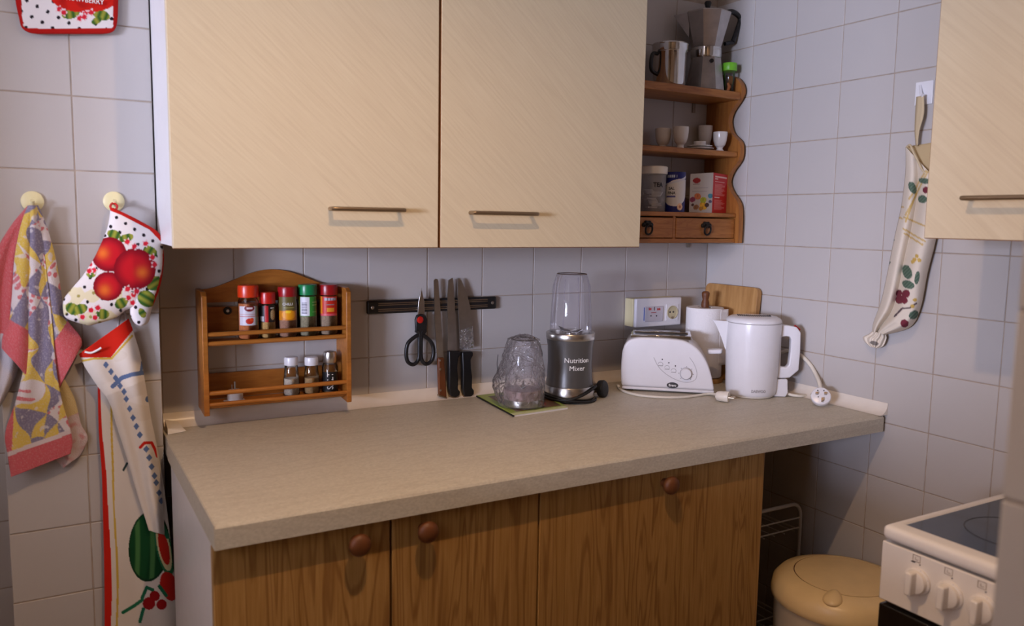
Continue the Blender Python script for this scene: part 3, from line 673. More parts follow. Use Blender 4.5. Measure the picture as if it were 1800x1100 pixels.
tag(obj('saucer', MB().lathe(so, [(.016, .0005), (.022, .0015), (.0360, .005), (.0362, .0065), (.022, .0045), (.004, .004)], 36), M['ceramic'], org=so, smooth=60), 'white saucer at the bottom of the pair on the middle shelf', 'saucer', 'stacked saucers')
so2 = so+Vector((0, .003, .0072))
tag(obj('saucer', MB().lathe(so2, [(.016, 0), (.022, .001), (.0342, .0045), (.0345, .006), (.022, .004), (.004, .0035)], 36), M['ceramic'], org=so2, smooth=60), 'white saucer lying on top of the other saucer on the middle shelf', 'saucer', 'stacked saucers')
so3 = so2+Vector((.001, .001, .0048))
tag(obj('ramekin', MB().lathe(so3, [(.013, 0), (.0165, .001), (.0170, .0125), (.0155, .0125), (.015, .004), (.003, .003)], 30), M['ceramic'], org=so3, smooth=50), 'tiny white dish standing on the stacked saucers', 'dish')

# tea jar, salt can, tea box
tj = at(1146, 365, y=-.080); tj.z = Z3; zq = lambda py: at(1146, py, y=-.08).z - Z3
t = thing('tea_jar', 'clear plastic tea jar with a ribbed white lid marked TEA', 'jar', tj)
tr = .036
M['frost'] = clear('cloudy_jar_plastic', (.85, .85, .87), .2, .8, haze=.3, hazec=(.62, .6, .6))
obj('body', MB().lathe(tj, [(.032, .0006), (.034, .004), (.035, zq(306))], 36, True, False), M['frost'], t, smooth=50)
mb = MB(); mb.lathe(tj, [(tr+.0015, zq(306)), (tr+.002, zq(305)), (tr+.002, zq(294)), (tr, zq(292.5)), (.01, zq(292))], 48, wob=lambda a, z: 1+.012*(round(a*24/math.pi) % 2)); obj('lid', mb, M['ivory'], t, smooth=30)
mb = MB()
for k in range(7):
    q = Matrix.Translation(tj+Vector((random.uniform(-.016, .016), random.uniform(-.016, .016), .012+.007*k))) @ Matrix.Rotation(random.uniform(-1, 1), 4, 'Z') @ Matrix.Rotation(random.uniform(-.6, .6), 4, 'X')
    b_ = MB(q); b_.box(-.013, .013, -.011, .011, -.002, .002); mb.add(b_.v, b_.f)
obj('tea_bags', mb, M['paper'], t)
va = VA(tj) + .42
obj('lettering', text_mb('TEA', .0165, lambda x, y, z: (tj.x+(.0354+z)*math.cos(va+x/.0354), tj.y+(.0354+z)*math.sin(va+x/.0354), tj.z+zq(329)+y), bold=.0003, sx=.95), M['black'], t)
sn = at(1186, 368, y=-.100); sn.z = Z3; zs_ = lambda py: at(1186, py, y=-.1).z - Z3; hs = zs_(303)
t = thing('salt_can', 'dark blue and white cylindrical salt can between tea jar and tea box', 'salt can', sn)
va = VA(sn); rs = .0262
def saltcol(u, v):
    # u runs right to left seen from the front: angle increases to the left
    U = u*2-1   # -1..1 across the front
    c = L_(24, 30, 110)
    w1 = .60+.10*U
    if v < .74+.07*math.cos(U*2)+.10*U and v > .30-.16*(1-U*U)+.14*max(0, U)*U+.0: c = L_(222, 218, 216)
    if .78+.10*U-.05*(1-U*U) < v < .83+.12*U-.05*(1-U*U): c = L_(210, 210, 220)
    if ell(U, v, .34, .13, .2, .09) < 1: c = L_(236, 196, 160)
    if ell(U, v, .34, .13, .08, .035) < 1: c = L_(190, 120, 90)
    if -.7 < U < .1 and .86 < v < .93 and int(U*22) % 3: c = L_(190, 200, 220)
    if -.7 < U < .02 and .36 < v < .41: c = L_(90, 90, 150)
    return c
obj('body', MB().grid(120, 90, lambda u, v: (sn.x+rs*math.cos(va-math.pi+2*math.pi*u), sn.y+rs*math.sin(va-math.pi+2*math.pi*u), sn.z+.0006+(hs-.0006)*v), lambda u, v: saltcol(max(0, min(1, .5+(u-.5)*2)), v), wrap=False), M['print_col'], t, smooth=180)
obj('top', MB().lathe(sn, [(rs, hs-.0005), (rs-.0005, hs+.001), (rs-.002, hs)], 40), M['print'], t)
for txt, py, sz in (('SAL', 334, .0105), ('FINA', 342, .0105)):
    obj('lettering', text_mb(txt, sz, lambda x, y, z, py=py: (sn.x+(rs+.0003+z)*math.cos(va-.42+x/rs), sn.y+(rs+.0003+z)*math.sin(va-.42+x/rs), sn.z+zs_(py)+y), bold=.0003, extr=.0002), M['print'], t)
# tea box: a corner turned to the viewer
bp_ = at(1251, 376, y=-.118)
t = thing('tea_box', 'grey and red cardboard tea box at the end of the lower shelf', 'box', (bp_.x, bp_.y, Z3))
Lf = at(1211, 373, y=-.098); Rf = at(1280, 374, y=-.092); hb = at(1251, 303, y=-.118).z - Z3
c0 = Vector((bp_.x, bp_.y, Z3)); cl_ = Vector((Lf.x, Lf.y, Z3)); cr_ = Vector((Rf.x, Rf.y, Z3)); cb_ = cl_+cr_-c0
cb_.y = min(cb_.y, -.006); up_ = Vector((0, 0, hb))
mb = MB(); mb.add([c0, cr_, cb_, cl_, c0+up_, cr_+up_*.97, cb_+up_*.95, cl_+up_*.95], [(0, 3, 2, 1), (4, 5, 6, 7), (0, 1, 5, 4), (1, 2, 6, 5), (2, 3, 7, 6), (3, 0, 4, 7)]); obj('carton', mb, M['red'], t)
random.seed(3); blobs = [(.62, .18, .17, (230, 170, 40)), (.36, .42, .14, (200, 110, 60)), (.62, .33, .14, (170, 170, 40)), (.12, .33, .13, (140, 50, 80)), (.9, .42, .1, (70, 140, 160)), (.78, .2, .1, (70, 40, 40)), (.3, .14, .13, (150, 100, 60)), (.5, .1, .1, (190, 130, 40)), (.9, .28, .08, (90, 80, 110)), (.15, .2, .07, (80, 50, 40))]
def boxcol(u, v):
    c = L_(186, 176, 166)
    if ell(u, v, .28, .82, .17, .07) < 1: c = L_(150, 24, 20)
    if abs(v-.73) < .006 and .12 < u < .42: c = L_(110, 60, 50)
    if abs(v-.63) < .008 and .15 < u < .8: c = L_(150, 140, 140)
    if abs(v-.54) < .008 and .1 < u < .75: c = L_(150, 140, 140)
    for bx_, by_, br, bc_ in blobs:
        if ell(u, v, bx_, by_, br, br*.55) < 1+.15*math.sin(9*u+13*v): c = mix(L_(*bc_), L_(60, 50, 30), .3*(math.sin(40*u)*math.sin(33*v) > .3))
    return c
nf = (c0-cl_).cross(Vector((0, 0, 1))).normalized()*.0004
nf = nf if nf.dot(CAM-c0) > 0 else -nf
obj('front_print', MB().grid(70, 70, lambda u, v: cl_.lerp(c0, u)+nf+up_.lerp(up_, 0)*v*(.95+.05*u), boxcol), M['print_col'], t, smooth=180)
def boxred(u, v):
    c = L_(196, 24, 18)
    if .12 < u < .82 and .89 < v < .93: c = L_(232, 190, 180)
    if .12 < u < .3 and .84 < v < .87: c = L_(232, 190, 180)
    if .12 < u < .7 and .775 < v < .80: c = L_(232, 190, 180)
    if .12 < u < .62+.12*math.sin(v*57) and (.44 < v < .74 or .08 < v < .33) and (v*40) % 1 < .5: c = L_(222, 130, 120)
    if .12 < u < .42 and .385 < v < .41: c = L_(232, 190, 180)
    return c
ns = (cr_-c0).cross(Vector((0, 0, 1))).normalized()*.0004
ns = ns if ns.dot(CAM-c0) > 0 else -ns
obj('side_print', MB().grid(40, 80, lambda u, v: c0.lerp(cr_, u)+ns+up_*v*(1-.03*u), boxred), M['print_col'], t, smooth=180)

# ------------------------------------------------------------------ appliances on the worktop
def at_plane(px, py, p, n):
    d = _r*((px-900)/FPX) - _u*((py-550)/FPX) + _f
    p = Vector(p); n = Vector(n); return CAM + d*((p-CAM).dot(n)/d.dot(n))
def ring_prism(outer, inner, th):
    n = len(outer); th = Vector(th); a = [Vector(p) for p in outer]; b = [Vector(p) for p in inner]
    vs = a+b+[p+th for p in a]+[p+th for p in b]; fs = []
    for i in range(n):
        j = (i+1) % n
        fs += [(i, j, n+j, n+i), (2*n+i, 3*n+i, 3*n+j, 2*n+j), (i, 2*n+i, 2*n+j, j), (n+i, n+j, 3*n+j, 3*n+i)]
    return MB().add(vs, fs)
def disc_on(p, nrm, prof, n=24):
    b = MB(Matrix.Translation(Vector(p)) @ Vector(nrm).to_track_quat('Z', 'Y').to_matrix().to_4x4()); b.lathe((0, 0, 0), prof, n); return b

# socket box on the wall
sx0, sx1, sy, sz0, sz1 = -.300, -.134, -.048, 1.0515, 1.1315
t = thing('socket_box', 'white double socket box with a yellowed side on the back wall', 'socket', (-.217, 0, sz0))
obj('back_box', MB().box(sx0, sx1-.004, sy+.012, -.0005, sz0+.001, sz1-.001), M['cream'], t, bevel=.002)
obj('front_cover', MB().box(sx0+.002, sx1, sy, sy+.012, sz0, sz1), M['white'], t, bevel=.004, seg=3)
def sq(px, py): return at(px, py, y=sy)
a, b = sq(1133, 539), sq(1164, 564)
pl = obj('blank_plate', MB().box(a.x, b.x, sy-.003, sy+.002, b.z, a.z), plain('pale_grey_plastic', (196, 192, 200), rough=.4), t, bevel=.001)
obj('blue_edge', MB().box(a.x-.002, a.x, sy-.0015, sy+.001, b.z+.004, a.z-.002), plain('blue_plastic', (60, 90, 160), rough=.4), pl)
for px in (1144.2, 1154): obj('screw', disc_on(at(px, 555, y=sy-.003), (0, -1, 0), [(.0022, -.001), (.0022, .0004), (.001, .0008)], 12), M['print'], pl)
m_ = M['red']; q = at(1149, 549.5, y=sy-.0032); obj('printed_line', MB().box(q.x-.009, q.x+.009, sy-.0034, sy-.003, q.z-.0008, q.z+.0008), M['darkred'], pl)
q = at(1150.3, 542.5, y=sy-.0032); obj('printed_mark', MB().box(q.x-.001, q.x+.001, sy-.0034, sy-.003, q.z-.005, q.z+.005), M['print'], pl)
for txt, px in (('Sti', 1142.5), ('ink', 1158)):
    q = at(px, 543, y=sy-.0031); obj('lettering', text_mb(txt, .0095, lambda x, y, z, q=q: (q.x+x, q.y-z, q.z+y-.003), bold=.0003), M['red'], pl)
a, b = sq(1171, 535), sq(1191, 562)
so_ = obj('socket_insert', ring_prism([(a.x, sy-.002, b.z), (a.x, sy-.002, (a.z+b.z)/2), (a.x, sy-.002, a.z), ((a.x+b.x)/2, sy-.002, a.z), (b.x, sy-.002, a.z), (b.x, sy-.002, (a.z+b.z)/2), (b.x, sy-.002, b.z), ((a.x+b.x)/2, sy-.002, b.z)],
     [((a.x+b.x)/2+.0185*math.cos(k), sy-.002, (a.z+b.z)/2+.0185*math.sin(k)) for k in [math.radians(225-45*i) for i in range(8)]], (0, .004, 0)), M['white'], t)
cc = Vector(((a.x+b.x)/2, sy-.0015, (a.z+b.z)/2))
obj('socket_well', disc_on(cc, (0, -1, 0), [(.0188, -.001), (.0188, .0022), (.0172, .0022), (.0165, .0004), (.001, .0003)], 32), plain('shaded_ivory_plastic', (196, 184, 146), rough=.4), so_)
for dx in (-.0085, .0035): obj('pin_hole', disc_on(cc+Vector((dx, -.0006, .001)), (0, -1, 0), [(.0028, -.001), (.0028, .0002)], 12), M['print'], so_)
obj('earth_clip', MB().box(cc.x-.003, cc.x+.003, cc.y-.003, cc.y, cc.z-.0185, cc.z-.012), M['nickel'], so_)

# toaster
TA = Vector((-.4023, -.1231, ZC)); tx = Vector((.756, -.655, 0)).normalized(); ty = Vector((-tx.y, tx.x, 0)); TLn = .2415; TD = .135
TM = Matrix(((tx.x, ty.x, 0, TA.x), (tx.y, ty.y, 0, TA.y), (0, 0, 1, TA.z), (0, 0, 0, 1)))
to = thing('toaster', 'white two-slot toaster with a dial in front of the socket box', 'toaster', TA+tx*.12+ty*.06)
key = [(.003, .0135), (.0005, .06), (.003, .105), (.012, .128), (.03, .139), (.06, .143), (.14, .1415), (.172, .134), (.198, .116), (.219, .085), (.232, .05), (.2405, .0135)]
sm = smooth_path([(x, 0, z) for x, z in key], 4)
obj('shell', MB(TM).prism([(p.x, 0, p.z) for p in sm], (0, 0, 0), (0, TD, 0)), M['white'], to, bevel=.010, seg=5, smooth=50)
obj('base_band', MB(TM).box(.004, .2405, .001, TD-.001, .0045, .0120), M['white'], to, bevel=.003, seg=3)
obj('seam', MB(TM).box(.006, .2385, .003, TD-.003, .0112, .0145), M['ltgrey'], to)
for fx in (.025, .215):
    for fy in (.02, TD-.02): b = MB(TM); b.lathe((fx, fy, 0), [(.009, .0004), (.009, .006)], 14); obj('foot', b, M['rubber'], to)
slot = obj('slot_plate', MB(TM).box(.022, .178, .014, TD-.014, .1385, .1490), M['chrome'], to, bevel=.002)
for y0 in (.028, .083): obj('slot', MB(TM).box(.034, .166, y0, y0+.024, .1480, .1494), M['black'], slot)
obj('centre_rib', MB(TM).box(.03, .17, .060, .075, .1480, .1525), M['chrome'], slot, bevel=.001)
b = MB(TM); b.prism([(.222, TD/2-.014, .098), (.258, TD/2-.012, .100), (.262, TD/2, .104), (.258, TD/2+.012, .100), (.222, TD/2+.014, .098)], (0, 0, 0), (0, 0, .012)); obj('lever', b, M['white'], to, bevel=.004, seg=3)
def tf(px, py, off=.0): return at_plane(px, py, TA-ty*off, ty)
obj('dial', disc_on(tf(1206, 656.5), -ty, [(.0145, -.004), (.0142, .006), (.0125, .010), (.004, .0105)], 30), M['white'], to, smooth=40)
obj('dial_ring', disc_on(tf(1206, 656.5), -ty, [(.0162, -.004), (.0162, .0005), (.0145, .0008)], 36), M['ltgrey'], to)
dm = MB()
for k in range(7):
    a_ = math.radians(-50+k*46); c0 = tf(1206, 656.5, .0004)
    d0 = tx*math.cos(a_)+Vector((0, 0, 1))*math.sin(a_); dm.tube([c0+d0*.017, c0+d0*.0195], .0006, 6)
obj('dial_marks', dm, M['print'], to)
lf = [(1149, 628), (1158, 645), (1172, 658), (1190, 668), (1208, 672), (1222, 667), (1225, 655), (1220, 640), (1212, 628)]
obj('panel_groove', MB().tube(smooth_path([tf(*p, .0002) for p in lf], 6), .0006, 6), M['ltgrey'], to)
for px, py in ((1161, 640), (1172.5, 646), (1184, 651.5)):
    pm = MB(); c0 = tf(px, py, .0003)
    arc = [c0+tx*.0062*math.cos(a_)+Vector((0, 0, .0055*math.sin(a_))) for a_ in [math.radians(-30+15*i) for i in range(15)]]
    pm.tube(arc, .0006, 6); pm.tube([c0-tx*.006-Vector((0, 0, .004)), c0+tx*.006-Vector((0, 0, .004))], .0011, 6); obj('button_symbol', pm, M['ltgrey'], to)
    obj('indicator', disc_on(tf(px+3.2, py-8.5), -ty, [(.0018, -.001), (.0018, .0006)], 10), M['print'], to)
lg = tf(1182, 677); ob = MB(Matrix.Translation(lg) @ (Matrix((( tx.x, 0, -ty.x, 0), (tx.y, 0, -ty.y, 0), (0, 1, 0, 0), (0, 0, 0, 1))) @ Matrix.Diagonal((1.9, 1, 1, 1))))
ob.lathe((0, 0, 0), [(.0078, -.001), (.0078, .0005), (.006, .0006)], 28); lgo = obj('badge', ob, M['print'], to)
obj('lettering', text_mb('Bravo', .0088, lambda x, y, z: lg + tx*x - ty*(.0009+z) + Vector((0, 0, y-.0028)), bold=.0002, sx=.92), M['printwhite'], lgo)
cordp = [TA-tx*.004-ty*.0+Vector((0, 0, .012)), at(1086, 677, z=.904), at(1094, 686, z=.9035), at(1120, 694, z=.9035), at(1160, 698, z=.9035), at(1200, 698, z=.9035), at(1226, 695, z=.9035), at(1246, 692, z=.905), at(1258, 693, z=.911)]
obj('power_cord', MB().tube(smooth_path(cordp, 8), .0034, 8), M['cable_w'], to, smooth=60)
pc = at(1258, 695, z=.914); pd = (at(1292, 699, z=.914)-pc).normalized()
Mx = Matrix.Translation(pc) @ pd.to_track_quat('Z', 'Y').to_matrix().to_4x4()
pb = MB(Mx); pb.lathe((0, 0, 0), [(.006, 0), (.011, .004), (.0128, .012), (.0128, .022), (.0135, .0225), (.0135, .0325), (.011, .0335)], 24); pg = obj('plug', pb, M['ivory'], to, smooth=45)
for s_ in (-1, 1):
    k = MB(Mx); k.tube([(.0075*s_, 0, .033), (.0075*s_, 0, .048)], .0022, 10); obj('pin', k, M['nickel'], pg)

# paper roll on a turned wooden stand
rc_ = Vector((-.105, -.112, ZC))
t = thing('paper_towel_roll', 'white paper towel roll on a turned wooden stand behind the toaster', 'paper roll', rc_)
zr_ = at(1237, 540, y=-.112).z - ZC
obj('foot', MB().lathe(rc_, [(.056, .0005), (.058, .004), (.056, .012), (.02, .014)], 36), M['board'], t, smooth=45)
obj('paper', MB().lathe(rc_, [(.0505, .0145), (.0515, .018), (.0515, zr_-.003), (.0505, zr_), (.020, zr_), (.0195, zr_-.03)], 48, True, False), M['paper'], t, smooth=45)
obj('stand_knob', MB().lathe(rc_, [(.010, .014), (.010, zr_-.002), (.0115, zr_+.006), (.0105, zr_+.014), (.008, zr_+.022), (.0105, zr_+.032), (.011, zr_+.040), (.008, zr_+.044), (.003, zr_+.045)], 24), M['knob_wood'], t, smooth=60)
fl = MB(); va = VA(rc_); fl.grid(10, 16, lambda u, v: (rc_.x+(.0518+.012*u*u)*math.cos(va+.95+.55*u), rc_.y+(.0518+.012*u*u)*math.sin(va+.95+.55*u), ZC+.05+(zr_-.052)*v))
obj('loose_sheet', fl, M['paper'], t, smooth=180, solid=.0006)

# chopping board leaning on the right wall
cb0, cb1, cbt = -.030, -.004, 1.166
t = thing('chopping_board', 'brown wooden chopping board leaning on the right wall behind the kettle', 'chopping board', (-.04, -.12, ZC))
Lm = Matrix.Translation((cb0, -.0215, ZC+.0005)) @ Matrix.Rotation(math.atan2(cb1-cb0, cbt-ZC), 4, 'Y')
hb_ = .267; wb_ = -.202; r_ = .016; ol = []
for (cy_, cz_, a0_) in ((-r_, r_, 270), (wb_+r_, r_, 180), (wb_+r_, hb_-r_, 90), (-r_, hb_-r_, 0)):
    pass
for (cy_, cz_, s0) in ((-.006, .006, (0, -90)), (wb_+.006, .006, (-90, -180)), (wb_+r_, hb_-r_, (180, 90)), (-r_, hb_-r_, (90, 0))):
    rr = .006 if cz_ < .01 else r_
    for k in range(6):
        a_ = math.radians(s0[0]+(s0[1]-s0[0])*k/5); ol.append((-.016, cy_+rr*math.cos(a_), cz_+rr*math.sin(a_)))
b = MB(Lm); b.prism(ol, (0, 0, 0), (.016, 0, 0)); obj('board', b, M['board'], t, bevel=.0015)

# kettle
KC = Vector((-.125, -.313, ZC)); kh = Vector((.80, -.60, 0)); kn_ = Vector((kh.y, -kh.x, 0))   # kn_ towards the viewer side
if kn_.dot(CAM-KC) < 0: kn_ = -kn_
ke = thing('electric_kettle', 'white electric jug kettle beside the toaster', 'kettle', KC)
kz = lambda py: at_plane(1318, py, KC, kn_).z - ZC
zt = kz(565)
obj('jug_body', MB().lathe(KC, [(.060, .006), (.0625, .009), (.064, .02), (.0685, zt*.8), (.0695, zt-.004), (.069, zt)], 56), M['white'], ke, smooth=50)
obj('base_plate', MB().lathe(KC, [(.054, .0005), (.057, .002), (.058, .0075)], 40), M['ivory'], ke)
obj('lid', MB().lathe(KC, [(.0685, zt-.001), (.0695, zt+.003), (.066, zt+.010), (.058, zt+.014), (.03, zt+.0155), (.003, zt+.016)], 56), M['white'], ke, smooth=50)
obj('lid_seam', MB().lathe(KC, [(.0692, zt-.0012), (.0698, zt-.0006), (.0698, zt+.0006), (.0692, zt+.0012)], 56), M['ltgrey'], ke)
lv = MB()
for k in range(17):
    p = KC + kh*(-.040+.005*k) + Vector((0, 0, zt+.0163)) + kn_*(.014-.010*((k-8)/8)**2); lv.tube([p-kn_*.016, p+kn_*.004], .0013, 6)
obj('lid_ribs', lv, M['print'], ke)
# spout
spt = MB()
topz = zt+.001; tipz = kz(561); tip = KC - kh*.104 + Vector((0, 0, topz+.001))
lw = []
for k in range(9):
    f_ = k/8; z_ = topz-(.085*f_); s_ = .104-(.104-.0655)*f_**.75; hw = .026*(1-f_)**.6
    lw.append((KC-kh*s_+Vector((0, 0, z_)), KC-kh*.050+kn_*hw+Vector((0, 0, z_)), KC-kh*.050-kn_*hw+Vector((0, 0, z_))))
vs = [p for r3 in lw for p in r3]; fs = []
for k in range(8):
    a_ = 3*k; fs += [(a_, a_+3, a_+4, a_+1), (a_, a_+2, a_+5, a_+3)]
fs.append((0, 1, 2)); spt.add(vs, fs); obj('spout', spt, M['white'], ke, smooth=60)
kp = lambda px, py: at_plane(px, py, KC+kn_*.012, kn_)
outer = [kp(*p) for p in ((1362, 571), (1384, 572), (1401, 575), (1408, 585), (1407, 618), (1404, 651), (1388, 664), (1360, 665))]
inner = [kp(*p) for p in ((1374, 592), (1382, 591), (1389, 592), (1391, 597), (1390, 618), (1387, 641), (1383, 646), (1372, 645))]
hd_ = obj('handle', ring_prism(outer, inner, -kn_*.026), M['white'], ke, bevel=.003, seg=3, smooth=40)
obj('switch', MB().tube([kp(1398, 574)-kn_*.013+Vector((0, 0, .001)), kp(1407.5, 582)-kn_*.013+Vector((0, 0, .001))], .0038, 10), M['darkred'], hd_)
cb = [kp(*p) for p in ((1362, 666), (1384, 666), (1384.5, 690), (1380, 699), (1357, 699), (1357, 680))]
cb = [Vector((p.x, p.y, max(p.z, .9012))) for p in cb]
hb2 = obj('power_base', MB().prism(cb, kn_*.006, -kn_*.032), M['white'], ke, bevel=.003, seg=3)
obj('socket_port', MB().prism([kp(*p) for p in ((1383, 675), (1386, 674), (1386.5, 685), (1383.5, 687))], -kn_*.004, -kn_*.020), M['print'], hb2)
va = VA(KC)+.31
obj('lettering', text_mb('DAEWOO', .0095, lambda x, y, z: (KC.x+(.0646+z)*math.cos(va+x/.0646), KC.y+(.0646+z)*math.sin(va+x/.0646), ZC+.0185+y), bold=.0004, sx=.85), M['ltgrey'], ke)
c1 = at(1385, 690, z=.906); c1 = Vector((-.052, -.385, .906))
cab = [kp(1381, 688)-kn_*.012, at(1394, 692, z=.9075), at(1414, 694, z=.9045), at(1430, 691, x=-.034), at(1441, 672, x=-.028), at(1438, 652, x=-.016), at(1428, 634, x=-.008), at(1413, 624, x=-.006), at(1396, 616, x=-.006), at(1380, 614, x=-.006), at(1362, 620, x=-.010), at(1362, 650, x=-.012)]
cab1 = [kp(1381, 692)-kn_*.012, at(1392, 694, z=.9055), at(1408, 696, z=.9045), at(1424, 694, z=.9045), at(1436, 690, x=-.05)]
cab2 = [at(1374, 619, x=-.0060), at(1385, 616, x=-.0052), at(1396, 619, x=-.0048), at(1410, 626, x=-.0052), at(1425, 642, x=-.0065), at(1434, 658, x=-.012), at(1440, 672, x=-.026), at(1443, 688, x=-.043)]
obj('power_cord', MB().tube(smooth_path(cab1, 8), .0038, 10), M['cable_w'], ke, smooth=60)
obj('power_cord', MB().tube(smooth_path(cab2, 8), .0050, 10), M['cable_w'], ke, smooth=60)
pn = (CAM-Vector((-.055, -.47, .92))).normalized(); pn = (pn*.8+Vector((0, 0, .35))).normalized()
pcx = at(1443, 697, z=.9255); Mx = Matrix.Translation(pcx) @ pn.to_track_quat('Z', 'Y').to_matrix().to_4x4()
ol = [(.0235*math.cos(a_)*(1-.10*max(0, math.sin(a_))), .0225*math.sin(a_), -.009) for a_ in [2*math.pi*k/28 for k in range(28)]]
pb = MB(Mx); pb.prism(ol, (0, 0, 0), (0, 0, .016)); pg = obj('plug', pb, M['white'], ke, bevel=.003, seg=3, smooth=40)
for (x0, y0, w_, h_) in ((-.0098, .0035, .0062, .0036), (.0098, .0050, .0062, .0036), (.0035, -.0125, .0045, .0075)):
    k = MB(Mx); k.box(x0-w_/2, x0+w_/2, y0-h_/2, y0+h_/2, .006, .016 if h_ < .006 else .018); obj('pin', k, M['nickel'], pg, bevel=.0005)
for (x0, y0) in ((-.008, .0125), (.006, .0135), (-.006, -.004)):
    k = MB(Mx); k.lathe((x0, y0, 0), [(.0016, .006), (.0016, .0074)], 10); obj('screw', k, M['print'], pg)

# blender with its cup
MC = Vector((-.582, -.1506, ZC)); mzf = lambda py: at(1000, py, y=MC.y).z - ZC
mx = thing('blender', 'grey and silver nutrition mixer with a tall clear cup on top', 'blender', MC)
z0_, z1_, z2_, z3_ = .004, mzf(675), mzf(594), mzf(583)
obj('foot_ring', MB().lathe(MC, [(.054, .0004), (.058, .002), (.059, .006)], 44), M['rubber'], mx)
obj('base_ring', MB().lathe(MC, [(.0600, .0055), (.0625, .008), (.0625, .020), (.0605, z1_-.002), (.0595, z1_)], 56), M['steel'], mx, smooth=50)
obj('motor_body', MB().lathe(MC, [(.0590, z1_-.0005), (.0588, z1_+.004), (.0558, z1_+.022), (.0548, (z1_+z2_)/2), (.0562, z2_-.018), (.0592, z2_-.002), (.0594, z2_)], 56), M['grey'], mx, smooth=60)
obj('collar', MB().lathe(MC, [(.0596, z2_-.0005), (.0605, z2_+.002), (.0605, z3_-.002), (.0590, z3_), (.0500, z3_-.001), (.0490, z3_-.014), (.01, z3_-.014)], 56), M['steel'], mx, smooth=45)
zt = mzf(481)
cu = obj('cup', MB().lathe(MC, [(.0490, z3_-.012), (.0518, z3_+.002), (.0505, z3_+.035), (.0462, zt-.030), (.0398, zt-.008), (.0372, zt-.001), (.0358, zt), (.003, zt)], 48, False, True), M['cup'], mx, smooth=50)
obj('cup_rim', MB().lathe(MC, [(.0362, zt-.0012), (.0374, zt-.0006), (.0366, zt+.0006), (.0350, zt+.0007)], 40, False, False), M['nickel'], cu, smooth=60)
for k in range(4):
    a_ = .6+k*math.pi/2; d0 = Vector((math.cos(a_), math.sin(a_), 0))
    pts = [MC+d0*.0512+Vector((0, 0, z3_+.004)), MC+d0*.0494+Vector((0, 0, z3_+.040)), MC+d0*.0456+Vector((0, 0, zt-.034)), MC+d0*.041+Vector((0, 0, zt-.012))]
    obj('cup_rib', MB().tube(smooth_path(pts, 4), .0012, 6), M['cup'], cu)
bl = MB()
bl.lathe(MC, [(.014, z3_-.013), (.012, z3_-.002), (.006, z3_+.001)], 18)
obj('blade_hub', bl, M['steel'], mx, smooth=50)
for k in range(4):
    a_ = .35+k*math.pi/2; d0 = Vector((math.cos(a_), math.sin(a_), 0)); n0 = Vector((-d0.y, d0.x, 0)); u0 = .010 if k % 2 else .002
    b = MB(); b.prism([MC+n0*.005+Vector((0, 0, z3_-.001)), MC-n0*.005+Vector((0, 0, z3_-.001)), MC+d0*.024-n0*.004+Vector((0, 0, z3_)), MC+d0*.038+Vector((0, 0, z3_+u0)), MC+d0*.024+n0*.004+Vector((0, 0, z3_))], (0, 0, 0), (0, 0, .0014)); obj('blade', b, M['steel'], mx)
va = VA(MC)+.33
for txt, py in (('Nutrition', 631), ('Mixer', 644.5)):
    zz = mzf(py); obj('lettering', text_mb(txt, .0168, lambda x, y, z, zz=zz: (MC.x+(.0570+z)*math.cos(va+x/.0560), MC.y+(.0570+z)*math.sin(va+x/.0560), ZC+zz+y), extr=.0006, sx=1.0), M['printwhite'], mx)
va2 = VA(MC)+.33; zz = mzf(689)
obj('small_print', text_mb('Nutrimix', .0075, lambda x, y, z: (MC.x+(.0618+z)*math.cos(va2+x/.0618), MC.y+(.0618+z)*math.sin(va2+x/.0618), ZC+zz+y), extr=.0007), M['dark_wood'], mx)
def around(a0, a1, zfn, n=28, r=.0662): return [MC+Vector((r*math.cos(a0+(a1-a0)*k/n), r*math.sin(a0+(a1-a0)*k/n), zfn(k/n))) for k in range(n+1)]
vb = VA(MC)
obj('power_cord', MB().tube(smooth_path(around(vb-1.7, vb+1.35, lambda s_: .014-.004*math.sin(s_*3.1)+.024*sstep(.45, 1, s_)), 1)+smooth_path([MC+Vector((.066*math.cos(vb+1.4), .066*math.sin(vb+1.4), .037)), at(1046, 684, y=-.158), at(1050, 683, y=-.152)], 5), .0034, 8), M['rubber'], mx, smooth=60)
obj('power_cord', MB().tube(around(vb-1.7, vb+1.5, lambda s_: .018-.014*sstep(.2, .85, s_)), .0034, 8), M['rubber'], mx, smooth=60)
pq = at(1060, 683, z=.9225); pd = (at(1068, 686, y=-.150)-at(1052, 681, y=-.150)).normalized(); pd = (pd*.55+Vector((-.15, -.75, .3))).normalized()
Mx = Matrix.Translation(pq) @ pd.to_track_quat('Z', 'Y').to_matrix().to_4x4()
ol = [(.0195*math.cos(a_), .0215*math.sin(a_), -.011) for a_ in [2*math.pi*k/26 for k in range(26)]]
pb = MB(Mx); pb.prism(ol, (0, 0, 0), (0, 0, .018)); pg = obj('plug', pb, M['rubber'], mx, bevel=.004, seg=3, smooth=40)
for (x0, y0) in ((-.010, -.006), (.010, -.006), (0, .012)):
    k = MB(Mx); k.box(x0-.003, x0+.003, y0-.002, y0+.002, -.028, -.010); obj('pin', k, M['nickel'], pg)

